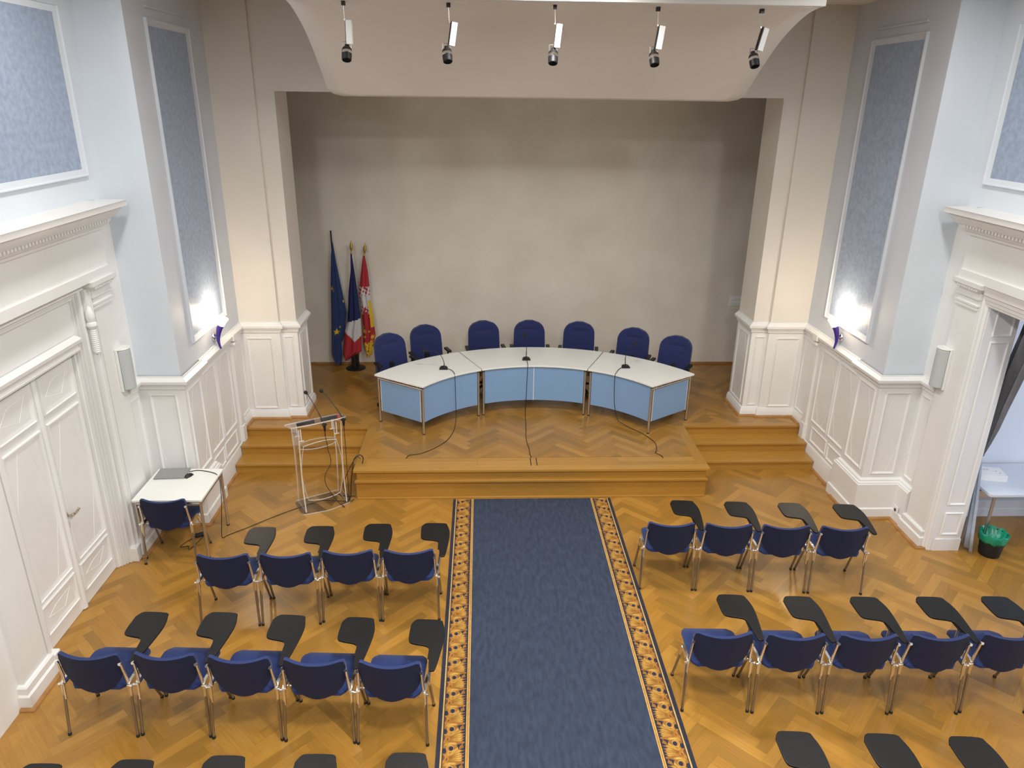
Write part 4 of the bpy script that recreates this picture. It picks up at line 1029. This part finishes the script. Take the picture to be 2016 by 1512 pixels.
# ================================================================== FLAGS
fst = thing('flag_stand', 'round black flag stand with tube sockets by the wall behind the stage', 'stand', (-2.135, 11.82, STZ))
t = MB(); t.lathe([(0, 0), (.165, 0), (.165, .010), (.14, .018), (0, .022)], BLACKP, 28); t.build('base', fst, smooth=40)
for sx, sy in ((-.045, .0), (.0, .045), (.045, 0), (0, -.045)):
    t = MB(); t.tube([(sx, sy, .018), (sx, sy, .25)], .018, BLACKP, 12); t.build('socket', fst, smooth=40)
UN = 1/594.
def fx(p, q=1430): return -2.135+(p-385+(1430-q)*.068)*UN*1.02
def fz(p): return STZ+(1430-p)*UN*1.02
def interp(L, y):
    for (xa, ya), (xb, yb) in zip(L, L[1:]):
        if ya <= y <= yb: return xa+(xb-xa)*(y-ya)/max(1e-6, yb-ya)
    return L[0][0] if y < L[0][1] else L[-1][0]
def flag(name, label, top, base, left, right, y0, y1, colour, yc, folds, seed, fin, polemat):
    f = thing(name, label, 'flag', (fx(base[0]), yc+.0, STZ), 0, 'flags by the stage wall')
    def loc(p): return Vector(p)-Vector((fx(base[0]), yc, STZ))
    tp = Vector((fx(*top), yc+.06, fz(top[1]))); bp = Vector((fx(base[0]), yc+.015, STZ+.03))
    t = MB(); t.tube([loc(bp), loc(tp)], .012, polemat, 10); t.build('pole', f, smooth=40)
    t = MB(); d_ = (tp-bp).normalized(); q = d_.to_track_quat('Z', 'Y').to_matrix().to_4x4()
    if fin == 'spear': t.lathe([(0, -.02), (.016, -.02), (.016, .02), (.010, .03), (.022, .06), (.028, .10), (.016, .16), (.004, .20), (0, .205)], BRASS, 4 if 0 else 10, Matrix.Translation(loc(tp)) @ q)
    else: t.lathe([(0, 0), (.014, 0), (.014, .01), (0, .012)], BLACKP, 10, Matrix.Translation(loc(tp)) @ q)
    t.build('finial', f, smooth=40)
    rnd = random.Random(seed); ph = rnd.random()*6
    NR, NC = 110, 30; front = []; back = []
    for j in range(NR+1):
        py = y0+(y1-y0)*j/NR; a, b_ = interp(left, py), interp(right, py); g = min(1, (py-y0)/500)
        fr = []; bk = []
        for i in range(NC+1):
            u = i/NC; pxx = a+(b_-a)*u
            d_ = (.012+.050*g)*math.sin(PI*u)**.5+(.022*g)*math.sin(folds*PI*u+ph+py*.002)*math.sin(PI*u)
            fr.append(loc((fx(pxx, py), yc-d_, fz(py)))); bk.append(loc((fx(pxx, py), yc+.02*g*math.sin(PI*u)+.002, fz(py))))
        front.append(fr); back.append(bk)
    def cm(j, i):
        py = y0+(y1-y0)*(j+.5)/NR; a, b_ = interp(left, py), interp(right, py); u = (i+.5)/NC
        return colour(a+(b_-a)*u, py, u)
    t = MB(); t.grid(front, cm); t.grid([r_[::-1] for r_ in back], lambda j, i: cm(j, NC-1-i)); t.build('cloth', f, merge=True, smooth=80)
    return f
def star(px_, py_, cx, cy, r):
    a = math.atan2(py_-cy, px_-cx)+PI/2; d_ = math.hypot(px_-cx, py_-cy); k = (a % (2*PI/5)); k = abs(k-PI/5)
    return d_ < r*(.42+.58*(k/(PI/5))**1.5)
def ceu(x, y, u):
    for c_ in ((196, 1062, 34), (152, 632, 22), (228, 1005, 16), (262, 755, 18), (165, 650, 12)):
        if star(x, y, *c_): return FYE
    return FEU
flag('draped_flag', 'dark blue flag with yellow stars, furled and leaning on the wall beside the stand', (131, 100), (228, 1415), [(149, 195), (138, 340), (134, 600), (138, 900), (140, 1300), (160, 1355), (192, 1412)], [(156, 195), (190, 400), (240, 650), (285, 870), (270, 1080), (237, 1190), (243, 1290), (240, 1380), (202, 1414)], 195, 1414, ceu, 11.90, 5, 3, 'cap', BLACKP)
def cfr(x, y, u):
    if y < 950-(x-305)*.32: return FFB
    vb = 1040+(x-278)*.98 if x < 380 else 1140-(x-380)*.92
    return FWH if y < vb else FRED
flag('draped_flag', 'blue, white and red tricolour flag hanging furled in the black stand', (334, 290), (375, 1400), [(330, 292), (333, 450), (315, 650), (305, 950), (278, 1040), (262, 1270), (288, 1340)], [(343, 292), (375, 500), (405, 700), (430, 910), (440, 1080), (442, 1250), (372, 1290), (292, 1341)], 292, 1341, cfr, 11.79, 4, 5, 'spear', BRASS)
def cal(x, y, u):
    lump = math.sin(x*.21+y*.05)+math.sin(y*.16-x*.09)+math.sin(x*.11)*.7
    if y > 1160+(540-x)*.0 and x > 462: return FYE if (lump > -1.4) else FRED
    if y < 610: return FRED
    rx = interp([(505, 600), (508, 700), (510, 760), (530, 900), (545, 1010)], y)
    if 745 < y < 1010 and x > rx-14: return FYE
    if y < 700: return FRED if lump > -.1+(y-610)*.012 else FWH
    if y < 800: return FRED if (x < 428 and lump > .3) else FWH
    if y < 885: return FRED if lump > .6-(y-800)*.02 else FWH
    for cx, cy, r in ((460, 1050, 26), (545, 1105, 24), (468, 1105, 14), (512, 1050, 16), (535, 1150, 18), (455, 1010, 12)):
        if math.hypot(x-cx, y-cy) < r*(.75+.3*math.sin(x*.4+y*.3)): return FYE
    return FRED
flag('draped_flag', 'red and white flag with ornaments and yellow lower part, hanging in the black stand', (450, 318), (400, 1400), [(441, 318), (420, 500), (404, 680), (428, 800), (436, 900), (448, 1000), (452, 1170), (488, 1312)], [(458, 318), (485, 450), (505, 600), (520, 760), (548, 900), (557, 1000), (571, 1100), (552, 1180), (541, 1290), (500, 1316)], 318, 1316, cal, 11.86, 4, 9, 'spear', BRASS)

# ================================================================== WALL FITTINGS
for s, nm in ((-1, 'double-door'), (1, 'curtained-doorway')):
    # sconce
    sx = X(s, HW); k = thing('wall_sconce', 'lit torch wall lamp with cobalt blue horn on the wall, %s side' % nm, 'wall lamp', (sx, 8.745, 1.94), 0, 'torch wall lamps')
    d_ = -s
    t = MB(); M = Matrix.Rotation(PI/2*d_, 4, 'Y'); t.lathe([(0, 0), (.05, 0), (.052, .012), (.04, .028), (.018, .036), (.014, .06), (0, .062)], CHROME, 20, M); t.build('rosette', k, smooth=50)
    prof = []
    t = MB(); pts = smoothpts([(d_*.078, 0, -.155), (d_*.060, 0, -.08), (d_*.062, 0, 0), (d_*.086, 0, .09), (d_*.115, 0, .15)], 6)
    rr = [.010+.034*(i/(len(pts)-1))**1.1 for i in range(len(pts))]
    t.tube(pts, rr, GLASSB, 18); t.build('horn', k, smooth=60)
    t = MB(); Mg = Matrix.Translation((d_*.115, 0, .15)) @ Matrix.Rotation(d_*R(18), 4, 'Y'); t.lathe([(.040, -.005), (.045, .025), (.056, .06), (.070, .088), (.066, .09), (.051, .062), (.040, .03), (.032, .0)], LAMPG, 22, Mg); t.lathe([(0, .02), (.022, .025), (.028, .05), (.018, .075), (0, .08)], LAMPG, 14, Mg); t.build('glass_bowl', k, smooth=60)
    L = bpy.data.lights.new('sconce_bulb', 'POINT'); L.energy = 10.5; L.color = (1, .82, .60); L.shadow_soft_size = .05
    lo = bpy.data.objects.new('sconce_bulb', L); COL.objects.link(lo); lo.location = (sx+d_*.17, 8.745, 1.94+.30)
    # loudspeaker
    k = thing('wall_loudspeaker', 'slim grey half-round loudspeaker on the pilaster, %s side' % nm, 'loudspeaker', (X(s, 4.355), 7.27, 2.06), 0, 'wall loudspeakers')
    k.rotation_euler = (0, 0, 0)
    t = MB(); A = [PI*i/14 for i in range(15)]
    pl = [(d_*(.03+.085*math.sin(a)), .085*math.cos(a)) for a in A]
    t.prism(pl, -.215, .215, SPK); t.build('grille', k, smooth=40, bevel=.012, bseg=3)
    t = MB(); t.prism([(d_*(.028+.09*math.sin(a)), .09*math.cos(a)) for a in A], .215, .232, SPKW)
    t.box(min(0, d_*.03), max(0, d_*.03), -.09, .09, -.232, .232, SPKW); t.build('shell', k, smooth=40, bevel=.006)
def plate(name, loc, ax, label, cat, w=.08, h=.08, n=1):
    k = thing(name, label, cat, loc)
    t = MB()
    if ax == 'y': t.box(-w/2, w/2, -.011, 0, -h/2, h/2, PAPER)
    else: t.box(min(0, ax*.011), max(0, ax*.011), -w/2, w/2, -h/2, h/2, PAPER)
    t.build('plate', k, bevel=.003)
    return k
k = plate('wall_switch', (4.335, YB, 1.545), 'y', 'white switch panel with two rows of switches on the wall behind the stage', 'switch', .21, .17)
for zz in (-.035, .035):
    t = MB(); t.box(-.085, .085, -.016, -.010, zz-.020, zz+.020, SPKW); t.build('rocker', k, bevel=.003)
k = plate('wall_outlet', (-1.393, YB, .56), 'y', 'white power outlet low on the wall behind the end swivel chairs', 'outlet')
t = MB(); t.lathe([(0, 0), (.02, 0), (.02, .004), (0, .004)], INK, 14, Matrix.Translation((0, -.012, 0)) @ Matrix.Rotation(PI/2, 4, 'X')); t.build('socket_hole', k)
k = plate('wall_outlet', (X(1, HD)-.078, 7.475, .175), -1, 'white power outlet on the skirting beside the curtained doorway', 'outlet', .085, .10)
t = MB(); t.lathe([(0, 0), (.02, 0), (.02, .004), (0, .004)], INK, 14, Matrix.Translation((-.0112, 0, 0)) @ Matrix.Rotation(-PI/2, 4, 'Y')); t.build('socket_hole', k)

# ================================================================== THROUGH THE DOORWAY
ct = thing('door_curtain', 'grey curtain tied back at the open doorway', 'curtain', (5.47, 6.9, 0))
def curtain(zs, far, near, xm, folds, amp, matl, name, solid=.004):
    t = MB(); rows = []
    for j, z in enumerate(zs):
        row = []
        for i in range(41):
            u = i/40; y = far[j]+(near[j]-far[j])*u
            row.append((xm[j]+amp[j]*math.sin(2*PI*folds*u)-5.47, y-6.9, z))
        rows.append(row)
    t.grid(rows, matl); return t.build(name, ct, smooth=70, solid=solid)
zs = [2.98, 2.75, 2.5, 2.25, 2.0, 1.75, 1.5, 1.3, 1.16]
curtain(zs, [6.90, 6.94, 6.98, 7.03, 7.075, 7.105, 7.10, 7.085, 7.07], [6.55, 6.60, 6.66, 6.72, 6.78, 6.84, 6.89, 6.95, 7.0], [5.5]*9, 2, [.05, .05, .05, .045, .04, .035, .03, .02, .012], CURT, 'drape')
t = MB(); t.lathe([(.030, -.03), (.034, 0), (.030, .03)], CURT, 16, Matrix.Translation((.03, .155, 1.14)) @ Matrix.Scale(1.0, 4)); t.build('tie_band', ct, solid=.004, smooth=60)
zs = [1.13, .9, .6, .3, .06]
curtain(zs, [7.075, 7.03, 6.985, 6.955, 6.93], [7.035, 6.955, 6.87, 6.80, 6.74], [5.5, 5.49, 5.475, 5.465, 5.455], 2, [.012, .02, .02, .02, .02], CURTL, 'tail')
tt = thing('folding_table', 'white-topped table against the wall of the next room beyond the curtain', 'table', (5.56, 6.83, 0))
t = MB(); t.prism(rounded([(0, 0), (2.2, 0), (2.2, .735), (0, .735)], .04),   .705, .742, TPALE); t.build('tabletop', tt, bevel=.006)
for lx in (.10, 2.0):
    for ly in (.06, .66):
        t = MB(); t.tube([(lx, ly, .06), (lx, ly, .706)], .018, STEEL, 10); l = t.build('leg', tt, smooth=40)
        t = MB(); t.lathe([(0, -.014), (.026, -.014), (.03, 0), (.026, .014), (0, .014)], BLACKP, 14, Matrix.Translation((lx, ly, .03)) @ Matrix.Rotation(PI/2, 4, 'Y')); t.build('caster', l, smooth=40)
t = MB(); t.box(.1, 2.0, .33, .36, .52, .60, STEEL); t.build('stretcher', tt)
bx_ = thing('card_box', 'flat white box with printed marks lying on the table in the next room', 'box', (5.80, 7.24, .742), R(-12))
t = MB(); t.box(-.15, .15, -.11, .11, 0, .072, PAPER); t.build('carton', bx_, bevel=.002)
t = MB()
for gx, gy in ((-.07, .03), (-.04, .03), (-.01, .03), (.07, .0)):
    t.tube([(gx-.012, gy, .0725), (gx, gy+.012, .0725), (gx+.012, gy, .0725), (gx, gy-.012, .0725), (gx-.012, gy, .0725)], .0022, INK, 6)
t.tube([(.09, -.04, .0725), (.10, -.03, .0725)], .003, INK, 6)
t.build('printed_mark', bx_)
bn = thing('waste_bin', 'black waste bin lined with a green plastic bag by the doorway', 'bin', (5.72, 6.60, 0))
bn.location = (5.70, 6.80, 0); bn.scale = (.88, .88, .90)
t = MB(); t.lathe([(0, 0), (.115, 0), (.12, .005), (.155, .30), (.150, .30), (.116, .012), (0, .012)], BINB, 28); t.build('bucket', bn, smooth=40)
t = MB(); rows = []
for j, (r0, z) in enumerate(((.150, .195), (.158, .23), (.163, .27), (.168, .305), (.160, .318), (.140, .28), (.118, .23), (.07, .19), (.02, .18))):
    rows.append([((r0+.006*math.sin(i*1.7+j)+.004*math.sin(i*3.1+j*2))*math.cos(2*PI*i/40), (r0+.006*math.sin(i*1.7+j)+.004*math.sin(i*3.1+j*2))*math.sin(2*PI*i/40), z+.010*math.sin(i*1.1+j*1.4)+.006*math.sin(i*2.3)) for i in range(40)])
t.grid([[rows[j][i] for j in range(len(rows))] for i in range(40)], GREENB, closed_u=True); t.build('bag_liner', bn, smooth=70, solid=.002)

# ================================================================== LIGHT
def area(name, loc, rot, sx, sy, energy, color=(1, 1, 1), disk=False, spread=None):
    L = bpy.data.lights.new(name, 'AREA'); L.energy = energy; L.color = color
    if disk: L.shape = 'DISK'; L.size = sx
    else: L.shape = 'RECTANGLE'; L.size = sx; L.size_y = sy
    if spread: L.spread = spread
    o = bpy.data.objects.new(name, L); COL.objects.link(o); o.location = loc; o.rotation_euler = rot
    return o
COOL = (1, .985, .96)
for lx in (-2.5, 3.78):
    for ly in (1.6, 3.9, 6.2):
        area('ceiling_lamp_or_fill', (lx, ly, 5.78), (0, 0, 0), .42, .42, 30, COOL, disk=True)
for ly, pw_ in ((-1.0, 300), (2.6, 115), (6.5, 92)):  # rearmost one is an added unseen fill to brighten the stage wall
    area('ceiling_lamp_or_fill', (XC, ly, 5.78), (0, 0, 0), .8, .8, pw_, COOL, disk=True, spread=R(160))
area('next_room_window', (8.6, 5.2, 1.9), (0, R(90), 0), 1.8, 2.4, 62, (.80, .88, 1))
w = bpy.data.worlds.new('World'); sc.world = w; w.use_nodes = True
w.node_tree.nodes['Background'].inputs['Color'].default_value = (.86, .93, 1, 1)
w.node_tree.nodes['Background'].inputs['Strength'].default_value = .14

# ================================================================== CAMERA
f, pitch, yaw, roll = 1444.52, .3696, .0442, .0140
cp, sp, cy, sy = math.cos(pitch), math.sin(pitch), math.cos(yaw), math.sin(yaw)
fwd = Vector((sy*cp, cy*cp, -sp)); rt = Vector((cy, -sy, 0)); up = rt.cross(fwd)
r2 = rt*math.cos(roll)+up*math.sin(roll); u2 = -rt*math.sin(roll)+up*math.cos(roll)
cam = bpy.data.cameras.new('camera'); cam.sensor_fit = 'HORIZONTAL'; cam.sensor_width = 36; cam.lens = f/2016*36
cam.clip_start = .05; cam.clip_end = 100
co = bpy.data.objects.new('camera', cam); COL.objects.link(co)
Mx = Matrix((r2, u2, -fwd)).transposed().to_4x4(); Mx.translation = (0, 0, CAMZ); co.matrix_world = Mx
sc.camera = co

sc.view_settings.view_transform = 'Standard'; sc.view_settings.look = 'None'
sc.view_settings.gamma = 1; sc.view_settings.exposure = 0.48; sc.view_settings.use_curve_mapping = False
cy_ = sc.cycles
cy_.use_denoising = True
cy_.max_bounces = 10; cy_.diffuse_bounces = 5; cy_.glossy_bounces = 4; cy_.transmission_bounces = 10; cy_.transparent_max_bounces = 32
cy_.caustics_reflective = False; cy_.caustics_refractive = False
cy_.sample_clamp_indirect = 6
